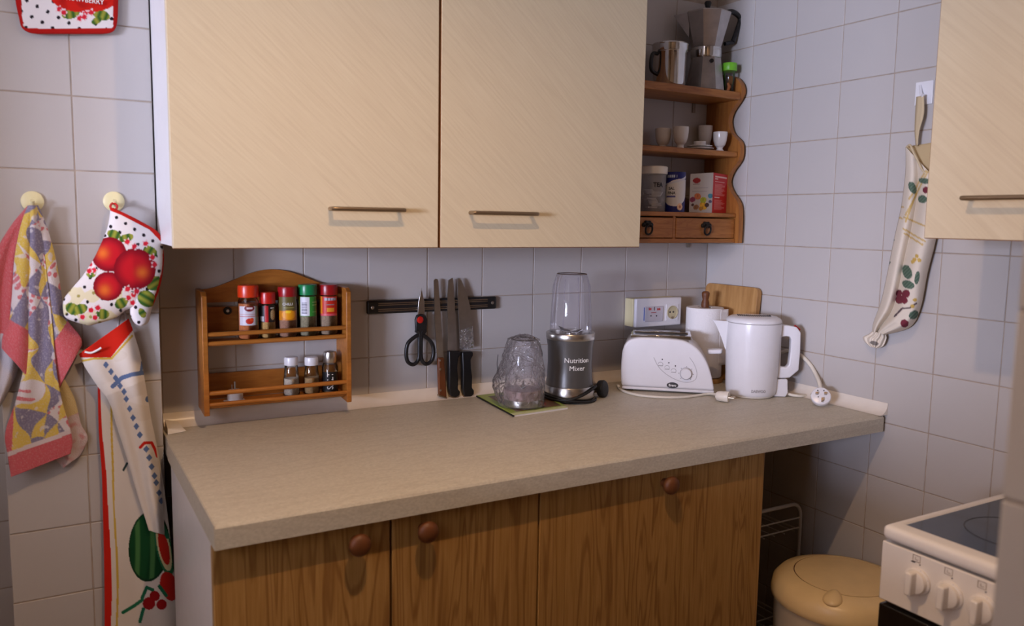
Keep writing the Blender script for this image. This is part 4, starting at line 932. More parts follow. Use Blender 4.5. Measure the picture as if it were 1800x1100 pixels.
# magazine
mgp = [at(838, 698, z=.9005), at(903, 733, z=.9005), at(999, 719, z=.9005), at(940, 686, z=.9005)]
mg = thing('magazine', 'thin green magazine lying under the film-wrapped cup', 'magazine', (mgp[0]+mgp[2])/2)
mid = sum(mgp, Vector())/4
obj('pages', MB().prism([p.lerp(mid, .012) for p in mgp], (0, 0, 0), (0, 0, .0040)), M['paper'], mg)
def magcol(u, v):
    c = L_(150, 170, 70)
    if .12 < u < .95 and .1 < v < .9: c = mix(L_(120, 84, 60), L_(70, 64, 50), .5+.5*math.sin(11*u+3*math.sin(7*v)))
    if ell(u, v, .62, .32, .16, .13) < 1: c = L_(150, 50, 30)
    if ell(u, v, .3, .7, .14, .12) < 1: c = L_(190, 150, 110)
    if v < .07: c = L_(200, 206, 150)
    return c
# u: left-front to right-front, v: front to back
obj('cover', MB().grid(60, 60, lambda u, v: (mgp[1].lerp(mgp[2], u)).lerp(mgp[0].lerp(mgp[3], u), v)+Vector((0, 0, .0046)), magcol), M['print_col'], mg, smooth=180, solid=.0006)
b = MB(); b.tube([mgp[0]+Vector((0, 0, .0025)), mgp[1]+Vector((0, 0, .0025))], .0022, 6); obj('spine', b, M['black'], mg)

# film-wrapped spare cup standing on the magazine
WC = Vector((-.735, -.180, .9056)); wzf = lambda py: at(913, py, y=WC.y).z - WC.z
wc = thing('wrapped_cup', 'spare blender cup in crinkled clear film standing on the magazine', 'cup', WC)
zt = wzf(596)
obj('blade_base', MB().lathe(WC, [(.040, .0006), (.043, .003), (.043, .018), (.040, .022), (.01, .024)], 40), M['steel'], wc, smooth=50)
obj('base_ring', MB().lathe(WC, [(.0435, .018), (.0445, .021), (.0440, .040), (.042, .041)], 40), plain('pinkish_grey_plastic', (178, 150, 146), rough=.4), wc, smooth=45)
cu = obj('cup', MB().lathe(WC, [(.0425, .036), (.0420, .060), (.0385, zt-.030), (.0325, zt-.010), (.0285, zt), (.003, zt)], 44, False, True), M['cup'], wc, smooth=50)
obj('cup_rim', MB().lathe(WC, [(.0285, zt-.002), (.0300, zt-.001), (.0285, zt+.001), (.026, zt+.001)], 36, False, False), M['print'], cu)
for k in range(3):
    a_ = .9+k*2.1; d0 = Vector((math.cos(a_), math.sin(a_), 0)); n0 = Vector((-d0.y, d0.x, 0))
    b = MB(); b.prism([WC+n0*.006+Vector((0, 0, .040)), WC-n0*.006+Vector((0, 0, .040)), WC+d0*.024+Vector((0, 0, .056))], (0, 0, 0), (0, 0, .0015)); obj('blade', b, M['steel'], wc)
zf = wzf(588)
def film(u, v):
    a_ = 2*math.pi*u; z_ = .002+(zf-.002)*v
    r0 = .052-.003*v if v < .5 else .0505-(v-.5)**1.6*.055
    if v > .93: r0 *= (1-v)/.07*.75+.25
    d0 = Vector((math.cos(a_), math.sin(a_), 0)); nz = mnoise.noise(Vector((math.cos(a_)*3.2, math.sin(a_)*3.2, v*6)))+.6*mnoise.noise(Vector((math.cos(a_)*8, math.sin(a_)*8, v*14)))
    r0 *= 1+.09*nz
    va_ = math.atan2(.5, -.866)   # loose film bunched on the left
    r0 += .020*math.exp(-((1-math.cos(a_-va_))/.12))*math.exp(-((v-.28)/.22)**2)
    return WC + d0*max(.004, r0) + Vector((0, 0, z_+.003*nz))
obj('film', MB().grid(90, 70, film, wrap=True), M['wrap'], wc, smooth=40)
# a wire tie sticking up in the loose film
obj('wire_tie', MB().tube(smooth_path([at(880, 667, y=-.165), at(876, 655, y=-.165), at(874, 640, y=-.165), at(875.5, 623, y=-.165)], 5), .0009, 6), M['print'], wc)

# ------------------------------------------------------------------ cloths on the pillar
def poly_at(pts, t):
    """point at parameter 0..1 along a smooth polyline of 2D points (by length)"""
    if not hasattr(poly_at, 'c'): poly_at.c = {}
    k = tuple(pts)
    if k not in poly_at.c:
        sm = smooth_path([(a, b, 0) for a, b in pts], 10); ds = [0]
        for p, q in zip(sm, sm[1:]): ds.append(ds[-1]+(q-p).length)
        poly_at.c[k] = (sm, ds)
    sm, ds = poly_at.c[k]; d = t*ds[-1]; lo, hi = 0, len(ds)-1
    while hi-lo > 1:
        m_ = (lo+hi)//2
        if ds[m_] <= d: lo = m_
        else: hi = m_
    f_ = 0 if ds[hi] == ds[lo] else (d-ds[lo])/(ds[hi]-ds[lo]); p = sm[lo].lerp(sm[hi], f_); return p.x, p.y
def sheet(mb, L, R, dep, col, nu, nv, axis='y'):
    def P_(u, v):
        a = poly_at(L, v); b = poly_at(R, v); return a[0]+(b[0]-a[0])*u, a[1]+(b[1]-a[1])*u
    def fn(u, v):
        px, py = P_(u, v); d = dep(u, v, px, py); return at(px, py, **{axis: d})
    return mb.grid(nu, nv, fn, lambda u, v: col(*P_(u, v), u, v))
def h2(i, j): 
    x = math.sin(i*127.1+j*311.7)*43758.5453; return x-math.floor(x)
def nz2(x, y, s=0): return mnoise.noise(Vector((x, y, s)))
def dseg(px, py, a, b):
    ax, ay = a; bx, by = b; t = max(0, min(1, ((px-ax)*(bx-ax)+(py-ay)*(by-ay))/((bx-ax)**2+(by-ay)**2+1e-9)))
    return math.hypot(px-ax-(bx-ax)*t, py-ay-(by-ay)*t)
def dpoly(px, py, pts): return min(dseg(px, py, a, b) for a, b in zip(pts, pts[1:]))
def rel(px, py, cx, cy, rx_, ry_, ang=0):
    c_, s_ = math.cos(math.radians(ang)), math.sin(math.radians(ang)); x = px-cx; y = py-cy
    return math.hypot((x*c_+y*s_)/rx_, (-x*s_+y*c_)/ry_)

# hooks
hk = []
for px, lab in ((57, 'round cream stick-on hook holding the pink towel'), (200, 'round cream stick-on hook holding the oven mitt')):
    p = at(px, 354, y=-.0845); t = thing('wall_hook', lab, 'hook', p, 'stick-on hooks on the pillar')
    obj('disc', disc_on(p, (0, -1, 0), [(.0185, .0002), (.0185, .003), (.016, .005), (.003, .0055)], 32), M['cream'], t, smooth=40)
    q = at(px-3, 364, y=-.096); obj('peg', MB().tube(smooth_path([p+Vector((0, -.004, -.004)), p+Vector((0, -.016, -.007)), p+Vector((0, -.024, .002))], 4), .0038, 10), M['cream'], t, smooth=60)

# patterned towel
PINK = L_(206, 78, 84); TYEL = L_(222, 190, 86); TGRY = L_(132, 124, 146); TWHT = L_(222, 212, 210)
def quilt(px, py):
    x = (px*.87+py*.5+30*nz2(px*.018, py*.018))/36; y = (-px*.5+py*.87+30*nz2(px*.018, py*.018, 5))/46
    i, j = math.floor(x), math.floor(y); k = h2(i, j); tri = (x-i) > (y-j)
    k = (k*3+(1 if tri else 0)*1.3) % 3
    c = TYEL if k < 1 else (TGRY if k < 2 else TWHT)
    if k >= 2:
        fx, fy = x*3.2, y*3.6; gi, gj = math.floor(fx), math.floor(fy)
        if h2(gi+9, gj) > .35 and math.hypot(fx-gi-.5, fy-gj-.5) < .36: c = mix(PINK, TWHT, .15)
    n = nz2(px*.35, py*.35, 3)
    if nz2(px*.09, py*.09, 8) > .42: c = mix(c, TWHT, .7)
    return mix(c, TWHT, max(0, n)*.5)
def pinky(px, py): return mix(PINK, TWHT, .06+.35*max(0, nz2(px*.5, py*.5, 2)))
tw = thing('kitchen_towel', 'pink-bordered towel with yellow, grey and white patchwork hanging on the left', 'towel', at(57, 366, y=-.11))
mb = MB()
fold = lambda a, f_, ph: (lambda u, v: a*math.sin(f_*math.pi*u+ph)*min(1, v*2.5))
f1 = fold(.006, 3, .4)
sheet(mb, [(50, 362), (22, 395), (-4, 440), (-18, 500), (-20, 560), (-18, 640), (-16, 716)], [(57, 361), (47, 400), (36, 460), (30, 540), (30, 600), (30, 650), (-2, 716)],
      lambda u, v, px, py: -.098-.010*math.sin(math.pi*u)-f1(u, v), lambda px, py, u, v: (pinky(px, py) if py < 586+.0*px+ (10 if px > 10 else 0) else mix(TWHT, L_(200, 200, 215), .5)), 40, 200)
sheet(mb, [(50, 362), (38, 395), (27, 450), (22, 520), (17, 565), (6, 590), (4, 612)], [(60, 361), (56, 400), (54, 470), (54, 540), (54, 590), (56, 640), (54, 668)],
      lambda u, v, px, py: -.114-.014*math.sin(math.pi*u)*(.3+.7*v)-.002*math.sin(7*v), lambda px, py, u, v: (quilt(px, py) if py < 560+(px-16)*.62 else pinky(px, py)), 40, 200)
sheet(mb, [(52, 361), (50, 400), (50, 470), (50, 560), (48, 620), (30, 700), (10, 760), (14, 800), (20, 838)], [(64, 361), (72, 400), (82, 480), (92, 570), (98, 640), (108, 700), (122, 748), (127, 775), (124, 797)],
      lambda u, v, px, py: -.112-.012*math.sin(math.pi*min(1, u*1.1))-.006*math.sin(2.2*math.pi*u+.5+v)*min(1, v*2), lambda px, py, u, v: (mix(TWHT, PINK, .1) if abs(py-(792-(px-30)*.36)) < 4 else (quilt(px, py) if (py < 792-(px-30)*.36 and px > 30+.0*py-max(0, (py-640))*.06) else pinky(px, py))), 70, 300)
sheet(mb, [(56, 361), (66, 400), (78, 480), (86, 550), (90, 600), (96, 640), (104, 682)], [(66, 361), (80, 395), (96, 450), (106, 510), (114, 556), (140, 590), (143, 606)],
      lambda u, v, px, py: -.108-.012*math.sin(math.pi*u*.9+.3)*(.3+.7*v), lambda px, py, u, v: (quilt(px+40, py) if py < 612-(px-88)*1.6 else pinky(px, py)), 50, 220)
sheet(mb, [(96, 640), (100, 700), (92, 760), (95, 800), (112, 822)], [(108, 660), (130, 700), (142, 745), (154, 770), (140, 800)],
      lambda u, v, px, py: -.094-.006*math.sin(math.pi*u), lambda px, py, u, v: (mix(TWHT, TYEL, .7) if py < 740-(px-100)*.4 else mix(mix(TWHT, PINK, .15), pinky(px, py), max(0, nz2(px*.1, py*.1, 4)))), 36, 110)
obj('cloth', mb, M['terry'], tw, smooth=180, solid=.003)

# puffed shape from photo rows
def puff(mb, L, R, y0, th, col, nu, nv, back=.35):
    def P_(s_, v):
        a = poly_at(L, v); b = poly_at(R, v); return a[0]+(b[0]-a[0])*s_, a[1]+(b[1]-a[1])*s_
    def fn(u, v):
        fr = u < .5; s_ = u*2 if fr else 2-u*2; px, py = P_(s_, v)
        e = max(0, 1-(2*s_-1)**2)**.5*max(.02, (1-abs(2*v-1)**6))**.5
        return at(px, py, y=y0-th*e if fr else y0+th*back*e)
    def cf(u, v):
        s_ = u*2 if u < .5 else 2-u*2; return col(*P_(s_, v))
    return mb.grid(nu*2, nv, fn, cf, wrap=True)
RED = L_(196, 30, 20); GRN = L_(60, 96, 34); YGR = L_(176, 170, 60); WHT = L_(226, 218, 214); DRK = L_(30, 20, 26)
def dots(px, py, c, sp=19, r=3.0, ang=33):
    a = math.radians(ang); x = (px*math.cos(a)+py*math.sin(a))/sp; y = (-px*math.sin(a)+py*math.cos(a))/sp
    return DRK if math.hypot(x-round(x), y-round(y))*sp < r else c
def apple(px, py, c, cx, cy, r, hx, hy):
    d = rel(px, py, cx, cy, r, r*.98)
    if d < 1:
        c = mix(L_(190, 22, 34), L_(130, 8, 26), sstep(.45, 1, d))
        c = mix(c, L_(224, 120, 40), .75*math.exp(-((px-hx)**2+(py-hy)**2)/90))
    return c
def leaf(px, py, c, cx, cy, rx_, ry_, ang, c1=None, c2=None):
    d = rel(px, py, cx, cy, rx_, ry_, ang)
    if d < 1:
        s_ = math.sin((px*math.cos(math.radians(ang))+py*math.sin(math.radians(ang)))*.5)
        c = mix(c1 or GRN, c2 or YGR, .3+.35*s_)
    return c
def flower(px, py, c, cx, cy, r=7):
    a = math.atan2(py-cy, px-cx); d = math.hypot(px-cx, py-cy)
    if d < r*(.8+.25*math.cos(5*a)): c = L_(206, 34, 52) if d < r*.62 else L_(226, 190, 190)
    return c
TOPE = [(197, 367), (215, 374), (240, 387), (265, 400), (284, 420)]
def mittcol(px, py):
    c = dots(px, py, WHT)
    if py > 505 and px < 215 and nz2(px*.04, py*.04, 6) > 0: c = mix(c, L_(214, 200, 110), .5)
    for l_ in ((200, 412, 12, 8, 20), (222, 418, 13, 7, -15), (264, 442, 13, 9, 30), (272, 498, 12, 15, 60), (258, 525, 14, 17, 120), (213, 533, 12, 9, -30), (160, 480, 9, 8, 0), (128, 543, 14, 10, 30), (142, 543, 12, 9, -20), (180, 552, 12, 9, 0), (250, 550, 9, 6, 60)):
        c = leaf(px, py, c, *l_)
    c = apple(px, py, c, 192, 447, 31, 181, 445); c = apple(px, py, c, 190, 503, 26, 184, 510); c = apple(px, py, c, 237, 473, 37, 250, 479)
    for f_ in ((224, 425), (236, 433), (158, 464), (165, 475), (157, 476), (268, 452), (224, 508), (235, 518), (226, 523), (240, 512), (233, 532), (160, 545), (145, 557), (167, 558), (172, 541), (272, 465), (256, 428)):
        c = flower(px, py, c, *f_)
    if dpoly(px, py, TOPE) < 4.2 or dseg(px, py, (286, 478), (268, 548)) < 2.2 or dseg(px, py, (288, 440), (286, 480)) < 1.6: c = RED
    return c
mt = thing('oven_mitt', 'white spotted oven mitt printed with red apples hanging from a hook', 'oven mitt', at(205, 372, y=-.1))
mb = MB()
puff(mb, [(194, 366), (190, 395), (181, 420), (166, 452), (147, 482), (126, 507), (112, 526), (111, 546), (118, 560), (150, 571)],
     [(199, 365), (246, 388), (280, 410), (287, 436), (288, 462), (284, 492), (276, 520), (262, 540), (226, 543), (200, 560), (158, 572)], -.130, .016, mittcol, 130, 170)
obj('mitten', mb, M['cloth'], mt, smooth=180)
mb = MB(); puff(mb, [(236, 515), (230, 535), (229, 552), (236, 567), (246, 573)], [(280, 502), (274, 525), (266, 545), (261, 566), (250, 573)], -.134, .012, mittcol, 50, 70)
obj('thumb', mb, M['cloth'], mt, smooth=180)
obj('hanging_loop', MB().tube(smooth_path([at(197, 370, y=-.128), at(194, 362, y=-.116), at(199, 357, y=-.106), at(206, 362, y=-.116), at(203, 370, y=-.128)], 5), .0022, 8), M['red'], mt, smooth=60)

# pot holder at the top
def holdcol(px, py):
    c = dots(px, py, WHT, 21, 3.2, 28)
    c = leaf(px, py, c, 124, 24, 16, 9, -10); c = leaf(px, py, c, 178, 26, 16, 9, 20); c = leaf(px, py, c, 170, 36, 10, 6, -30)
    if rel(px, py, 150, -8, 62, 30) < 1: c = mix(L_(196, 28, 16), L_(130, 8, 8), max(0, nz2(px*.05, py*.07, 3))*1.2)
    if rel(px, py, 78, -42, 40, 36) < 1: c = L_(190, 30, 20)
    for f_ in ((104, 16), (112, 22), (150, 24), (160, 22), (140, 32), (148, 30)): c = flower(px, py, c, *f_)
    e = min(px-30-max(0, (py-20))*.12, 207-px, 58-py)
    if px < 45 and py > 40: e = min(e, 14-math.hypot(px-47, py-43))
    if px > 194 and py > 44: e = min(e, 13-math.hypot(px-194, py-45))
    if e < 8: c = L_(168, 20, 14)
    return c
ph_ = thing('pot_holder', 'square red-edged pot holder with strawberry print at the upper left', 'pot holder', at(118, 55, y=-.1))
mb = MB(); puff(mb, [(18, -110), (22, -60), (27, 0), (33, 30), (38, 48), (50, 57), (66, 60)], [(210, -110), (209, -60), (208, 0), (207, 30), (204, 48), (196, 57), (180, 60)], -.096, .007, holdcol, 130, 120, back=.6)
obj('quilted_pad', mb, M['cloth'], ph_, smooth=180)
q0 = at(146, 3.5, y=-.1045)
obj('lettering', text_mb('STRAWBERRY', .0120, lambda x, y, z: (q0.x+x, q0.y-z-.0004, q0.z+y), extr=.0004, sx=.9), M['printwhite'], ph_)

# white apron with red binding
CR = L_(222, 212, 200); AB = L_(92, 112, 150); AR = L_(198, 34, 18); AY = L_(206, 172, 70)
def diam(px, py, c, pts, r=5.2):
    for (a, b) in pts:
        if abs(px-a)+abs(py-b)*.8 < r: c = AB
    return c
DM = [(186, 641), (195, 653), (203, 664), (211, 678), (218, 688), (222, 701), (228, 718), (234, 734), (240, 749), (246, 764), (257, 789), (262, 804), (266, 820), (271, 836), (274, 848), (279, 866), (283, 880)]
def apfront(px, py, u, v):
    c = CR
    if nz2(px*.02, py*.02, 1) > .35: c = mix(c, L_(210, 196, 176), .4)
    c = diam(px, py, c, DM)
    if dpoly(px, py, [(198, 679), (214, 664), (232, 658), (252, 655)]) < 3.8 or dpoly(px, py, [(247, 656), (250, 636)]) < 2.5: c = AB
    if dpoly(px, py, [(247, 786), (254, 778), (266, 778), (272, 790), (276, 802)]) < 2.6: c = AR
    if rel(px, py, 260, 701, 5, 6, 30) < 1: c = AB
    if dpoly(px, py, [(145, 634), (165, 630), (196, 630), (232, 590)]) < 1.8: c = AY
    if py < 628+(.0 if px < 195 else -(px-195)*1.25) : c = AR
    return c
def melon(px, py, c):
    d = rel(px, py, 262, 960, 36, 62, 4)
    if d < 1:
        s_ = math.sin((px-262)/4.2+.003*(py-960)**2*.05); c = mix(L_(16, 70, 36), L_(70, 120, 66), sstep(.2, .9, s_))
        if d > .93: c = L_(14, 56, 30)
    d2 = rel(px, py, 288, 962, 14, 52, -12)
    if d2 < 1 and px > 270: c = L_(190, 40, 24) if d2 < .6 else (L_(210, 200, 150) if d2 < .8 else L_(40, 110, 70))
    if rel(px, py, 297, 1030, 15, 26, -15) < 1: c = L_(186, 34, 24)
    for (a, b, r) in ((262, 1060, 11), (272, 1047, 9), (284, 1062, 9)):
        if math.hypot(px-a, py-b) < r: c = L_(160, 20, 24)
    for s_ in ([(216, 1076), (236, 1064), (250, 1054)], [(250, 1050), (258, 1032), (268, 1036)], [(246, 1092), (252, 1070)], [(280, 1030), (292, 1046)], [(276, 934), (286, 928), (294, 944)]):
        if dpoly(px, py, s_) < 3.0: c = L_(30, 110, 76)
    return c
def apback(px, py, u, v):
    c = CR; w0 = 11+2*math.sin(py*.02)
    le = poly_at(APL, v)[0]
    if px-le < w0*min(1, .35+.65*sstep(700, 900, py)): c = AR
    if abs(px-le-(w0+10)) < 1.8: c = AY
    c = melon(px, py, c)
    if dseg(px, py, (223, 814), (217, 826)) < 2: c = L_(40, 60, 60)
    return c
ap = thing('apron', 'white cotton apron with red binding and melon print hanging beside the worktop', 'apron', at(232, 566, y=-.1))
APL = [(172, 680), (174, 760), (179, 830), (181, 900), (183, 980), (184, 1060), (184, 1140)]
mb = MB()
sheet(mb, APL, [(240, 660), (266, 740), (282, 820), (294, 900), (303, 980), (310, 1060), (316, 1140)],
      lambda u, v, px, py: -.094-.007*math.sin(math.pi*u)-.005*math.sin(2.6*math.pi*u+.8)*(.3+.7*v), apback, 120, 400)
sheet(mb, [(139, 622), (150, 645), (170, 676), (192, 706), (206, 750), (224, 806), (240, 862), (254, 906), (262, 932)], [(226, 560), (234, 582), (246, 622), (254, 668), (262, 716), (272, 776), (280, 832), (286, 890), (289, 940)],
      lambda u, v, px, py: -.106-.010*math.sin(math.pi*u)-.004*math.sin(3*math.pi*u+2*v)-.006*max(0, 1-abs(py-(690-(px-200)*.4))/22)*.6, apfront, 120, 360)
obj('cloth', mb, M['cloth'], ap, smooth=180, solid=.0016)
obj('tie_loop', MB().tube(smooth_path([at(207, 580, y=-.104), at(210, 560, y=-.102), at(216, 540, y=-.096), at(222, 560, y=-.104), at(224, 574, y=-.108)], 6), .0022, 8), M['ltgrey'], ap, smooth=60)
obj('white_tape', MB().tube(smooth_path([at(149, 618, y=-.1185), at(160, 620, y=-.1205), at(172, 615, y=-.1215), at(178, 611, y=-.1215)], 5), .0020, 8), M['paper'], ap, smooth=60)

# ------------------------------------------------------------------ bag holder on the right wall
p = at(1624, 166, x=-.0005)
hk_ = thing('wall_hook', 'white square stick-on hook on the right wall holding the floral bag tube', 'hook', p)
obj('plate', MB().box(-.0035, -.0006, at(1610, 165, x=0).y, at(1641, 165, x=0).y, at(1626, 184, x=0).z, at(1626, 143, x=0).z), M['white'], hk_, bevel=.0012)
obj('peg', MB().tube(smooth_path([at(1618, 150, x=-.003), at(1619, 162, x=-.010), at(1621, 172, x=-.018), at(1623, 166, x=-.024)], 4), .0030, 10), M['white'], hk_, smooth=60)
BCL = L_(226, 214, 196); BY = L_(204, 170, 90)
def bagcol(px, py, u, v):
    c = BCL
    for a, b in (((1592, 378), (1632, 300)), ((1598, 350), (1628, 300)), ((1590, 382), (1628, 398)), ((1588, 402), (1626, 424)), ((1590, 410), (1622, 430)), ((1576, 380), (1586, 384)), ((1574, 362), (1588, 364)), ((1592, 390), (1610, 340))):
        if dseg(px, py, a, b) < 1.5: c = mix(c, BY, .8)
    G = L_(70, 92, 78); B = L_(120, 50, 62)
    for l_ in ((1595, 478, 8, 13, -20), (1597, 500, 11, 7, 20), (1604, 330, 11, 6, 70), (1626, 318, 11, 5, 10), (1622, 350, 8, 7, 20), (1606, 553, 9, 7, -40), (1565, 425, 9, 2.5, -30), (1560, 466, 9, 2.5, -50), (1612, 488, 4, 12, 10)):
        if rel(px, py, *l_) < 1: c = mix(G, L_(110, 130, 110), .5+.5*math.sin(px+py))
    for a, b, r in ((1582, 526, 8), (1593, 516, 7), (1590, 528, 6), (1580, 515, 6), (1590, 568, 7), (1628, 334, 6)):
        if math.hypot(px-a, py-b) < r: c = B
    if dpoly(px, py, [(1573, 556), (1586, 542), (1600, 541), (1610, 533)]) < 1.6: c = L_(90, 74, 78)
    for a, b in ((1612, 450), (1608, 456), (1605, 460), (1616, 457), (1608, 527), (1604, 538)):
        if math.hypot(px-a, py-b) < 3.4: c = BY
    return c
bg_ = thing('bag_holder', 'cream floral fabric bag tube with gathered end hanging on the right wall', 'bag holder', at(1605, 260, x=-.02))
BL = [(1592, 258), (1592, 300), (1585, 360), (1572, 420), (1560, 480), (1549, 530), (1536, 566), (1533, 584)]
BR = [(1646, 316), (1650, 335), (1652, 370), (1644, 424), (1630, 480), (1618, 540), (1600, 574), (1556, 588)]
mb = MB()
def bdep(sg):
    def f_(u, v, px, py):
        if sg < 0: return -.014
        g = .36; b = .022*math.sin(math.pi*u/g) if u < g else .036*math.sin(math.pi*(u-g)/(1-g))**.8
        e = .45+.55*min(1, v*5); e *= 1 if v < .88 else .55+.45*(1-v)/.12
        return -.017-b*e-.004*math.sin(6*math.pi*u+5*v)*sstep(.55, .95, v)
    return f_
sheet(mb, BL, BR, bdep(1), bagcol, 70, 220, 'x'); sheet(mb, BL, [(1642, 250), (1650, 300), (1652, 360)]+BR[3:], bdep(-1), lambda *a: L_(196, 172, 130), 20, 60, 'x')
obj('fabric_tube', mb, M['cloth'], bg_, smooth=180, solid=.0012)
mb = MB()
sheet(mb, [(1534, 582), (1526, 588), (1518, 592), (1520, 600), (1530, 609)], [(1556, 587), (1558, 592), (1557, 598), (1552, 608), (1542, 612)], lambda u, v, px, py: -.020-.014*math.sin(math.pi*u)-.003*math.sin(8*math.pi*u), lambda px, py, u, v: mix(BCL, L_(90, 84, 84), .8*(rel(px, py, 1537, 603, 8, 3.5, 15) < 1)), 50, 50, 'x')
obj('gathered_end', mb, M['cloth'], bg_, smooth=180, solid=.0012)
tp_ = MB(); tp_.grid(3, 24, lambda u, v: at(*[(1-u)*a+u*b for a, b in zip(poly_at([(1611, 170), (1609, 200), (1608, 230), (1610, 256)], v), poly_at([(1624, 168), (1624, 200), (1616, 230), (1613, 256)], v))], x=-.020-.004*u), lambda u, v: L_(206, 186, 150))
obj('hanging_tape', tp_, M['cloth'], bg_, smooth=180, solid=.0014)
mouth = [(1594, 258), (1600, 255), (1606, 268), (1614, 284), (1624, 302), (1640, 312)]
obj('mouth_binding', MB().tube(smooth_path([at(a, b, x=-.030-.008*math.sin(i*.6)) for i, (a, b) in enumerate(mouth)], 5), .0022, 8), plain('tan_binding', (206, 186, 150), rough=.9), bg_, smooth=60)

# ------------------------------------------------------------------ bin, wire rack, cooker
BC = Vector((-.170, -.66, 0)); br = .15
bn = thing('waste_bin', 'round cream plastic bin with a domed swing lid in the corner', 'bin', BC)
obj('drum', MB().lathe(BC, [(.132, .001), (.135, .006), (.148, .502), (.150, .506), (.150, .512)], 56), plain('pale_cream_plastic', (222, 202, 170), rough=.4), bn, smooth=50)
ld_ = obj('lid', MB().lathe(BC, [(.1515, .502), (.1550, .505), (.1550, .516), (.1515, .534), (.139, .549), (.110, .5585), (.108, .5585), (.1075, .5570), (.1055, .5570), (.105, .5590), (.06, .5635), (.003, .5655)], 64), M['bin'], bn, smooth=60)
obj('lid_gap', MB().lathe(BC, [(.1056, .5568), (.1058, .5579), (.1074, .5579), (.1076, .5568)], 64, False, False), M['dark_wood'], ld_)
kb_ = at(1463, 1056, z=.55); dv = Vector((kb_.x-BC.x, kb_.y-BC.y, 0)).normalized()
Mk = Matrix.Translation(BC+dv*.122+Vector((0, 0, .554))) @ Matrix.Rotation(math.atan2(dv.y, dv.x), 4, 'Z') @ Matrix.Rotation(math.radians(18), 4, 'Y')
k = MB(Mk); n1, n2 = 18, 12
def egg(u, v):
    a_ = 2*math.pi*u; b_ = math.pi*v-math.pi/2; w_ = 1-.35*math.sin(b_)*0
    x_ = .026*math.cos(b_)*math.cos(a_); return (x_, .0190*math.cos(b_)*math.sin(a_)*(1+x_*12), .0095*math.sin(b_))
k.grid(n1, n2, egg, wrap=True); obj('lid_button', k, M['bin'], ld_, smooth=90, merge=True)

wr = thing('wire_rack', 'white coated wire rack standing under the worktop behind the bin', 'wire rack', (-.19, -.36, 0))
wx0, wx1 = -.352, -.018
for yy in (-.405, -.20):
    pts = [(wx0, yy, .001)] + [(wx0+.034-.034*math.cos(a_), yy, .588+.034*math.sin(a_)) for a_ in [math.pi/2*i/8 for i in range(9)]] + [(wx1-.034+.034*math.sin(a_), yy, .588+.034*math.cos(a_)) for a_ in [math.pi/2*i/8 for i in range(9)]] + [(wx1, yy, .001)]
    obj('frame', MB().tube(pts, .0048, 10), M['wire'], wr, smooth=60)
    for zz in (.583, .556, .330, .305, .09):
        obj('rail', MB().tube([(wx0, yy, zz), (wx1, yy, zz)], .0022, 8), M['wire'], wr, smooth=60)
for zz in (.548, .298, .083):
    sm_ = MB()
    for k in range(9):
        x_ = wx0+.02+(wx1-wx0-.04)*k/8; obj('shelf_wire', MB().tube([(x_, -.405, zz), (x_, -.20, zz)], .0016, 6), M['wire'], wr, smooth=60)
    for x_ in (wx0, wx1): obj('rail', MB().tube([(x_, -.405, zz), (x_, -.20, zz)], .0026, 8), M['wire'], wr, smooth=60)

CX, CY0, CY1 = -.555, -1.0135, -1.487
ck = thing('electric_cooker', 'white electric cooker with a black glass hob and white dials', 'cooker', (-.28, -1.25, 0))
obj('housing', MB().box(CX+.018, -.012, CY1, CY0, .02, .842), M['enamel'], ck, bevel=.004)
tp = obj('hob_frame', ring_prism([(CX-.004, CY0, .844), (CX-.004, CY1, .844), (-.012, CY1, .844), (-.012, CY0, .844)], [(CX+.034, CY0-.020, .844), (CX+.034, CY1+.020, .844), (-.045, CY1+.020, .844), (-.045, CY0-.020, .844)], (0, 0, .024)), M['enamel'], ck, bevel=.009, seg=4, smooth=45)
gl = obj('glass_hob', MB().box(CX+.030, -.040, CY1+.016, CY0-.016, .846, .8655), M['glass_black'], ck)
for (x_, y_, r0) in ((-.40, -1.135, .072), (-.16, -1.135, .09), (-.40, -1.37, .09), (-.16, -1.37, .072)):
    obj('heating_zone', MB().lathe((x_, y_, .8656), [(r0, 0), (r0, .0003), (r0-.0018, .0003), (r0-.0018, 0)], 48, False, False), M['print'], gl)
pn_ = obj('control_panel', MB().box(CX, CX+.018, CY1, CY0, .7435, .8400), M['enamel'], ck, bevel=.002)
obj('oven_door', MB().box(CX-.004, CX+.016, CY1+.006, CY0-.004, .16, .7380), M['glass_black'], ck, bevel=.002)
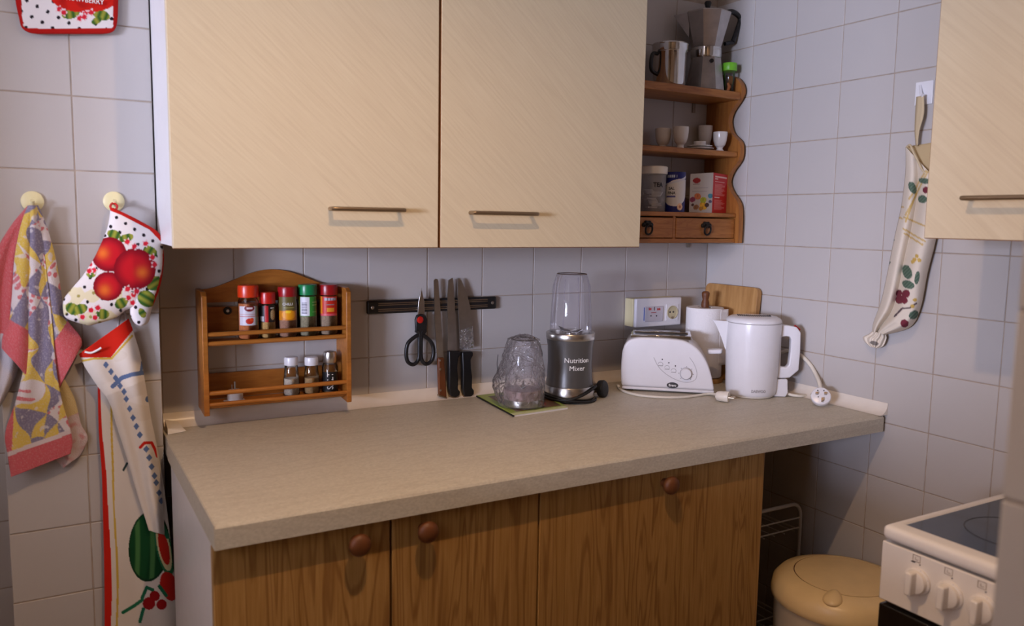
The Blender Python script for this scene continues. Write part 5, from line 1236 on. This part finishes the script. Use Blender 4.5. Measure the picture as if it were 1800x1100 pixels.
obj('door_handle', MB().tube(smooth_path([(CX-.004, CY0-.05, .675), (CX-.034, CY0-.054, .682), (CX-.036, CY0-.07, .683), (CX-.036, CY1+.07, .683), (CX-.034, CY1+.054, .682), (CX-.004, CY1+.05, .675)], 4), .007, 10), M['enamel'], ck, smooth=60)
obj('storage_drawer', MB().box(CX, CX+.018, CY1+.004, CY0-.004, .03, .15), M['enamel'], ck, bevel=.002)
for k, (ky, kz_) in enumerate(((-1.0775, .7975), (-1.1290, .7970), (-1.1790, .7965), (-1.2290, .7965), (-1.2790, .7965), (-1.3290, .7965))):
    p0 = Vector((CX, ky, kz_))
    kd = obj('dial', disc_on(p0, (-1, 0, 0), [(.0215, -.001), (.0215, .003), (.0185, .0042), (.0180, .0110), (.0160, .0120), (.002, .0122)], 36), M['enamel'], ck, smooth=40)
    obj('grip', MB().box(CX-.0260, CX-.010, ky-.0055, ky+.0055, kz_-.0180, kz_+.0180), M['enamel'], kd, bevel=.0025, seg=2)
    mk_ = MB()
    for j in range(6):
        a_ = math.radians(60+48*j); mk_.tube([(CX-.0035, ky+.0196*math.cos(a_), kz_+.0196*math.sin(a_)), (CX-.0035, ky+.0208*math.cos(a_), kz_+.0208*math.sin(a_))], .0005, 6)
    obj('dial_marks', mk_, M['ltgrey'], kd)
    obj('zero_mark', disc_on((CX, ky-.002, kz_+.0265), (-1, 0, 0), [(.0012, -.0005), (.0012, .0004)], 10), M['print'], pn_)
    sy_ = MB(); zc_ = kz_+.0345
    for (a0_, b0_) in (((-.006, -.005), (.006, -.005)), ((.006, -.005), (.006, .005)), ((.006, .005), (-.006, .005)), ((-.006, .005), (-.006, -.005)), ((-.003, -.002), (.002, -.002)), ((.002, -.002), (.002, .002))):
        sy_.tube([(CX-.0002, ky+.004+a0_[0], zc_+a0_[1]), (CX-.0002, ky+.004+b0_[0], zc_+b0_[1])], .0004, 6)
    obj('zone_symbol', sy_, M['nickel'], pn_)
obj('indicator', MB().box(CX-.0006, CX+.001, -1.0715, -1.0650, .8245, .8262), M['print'], pn_)
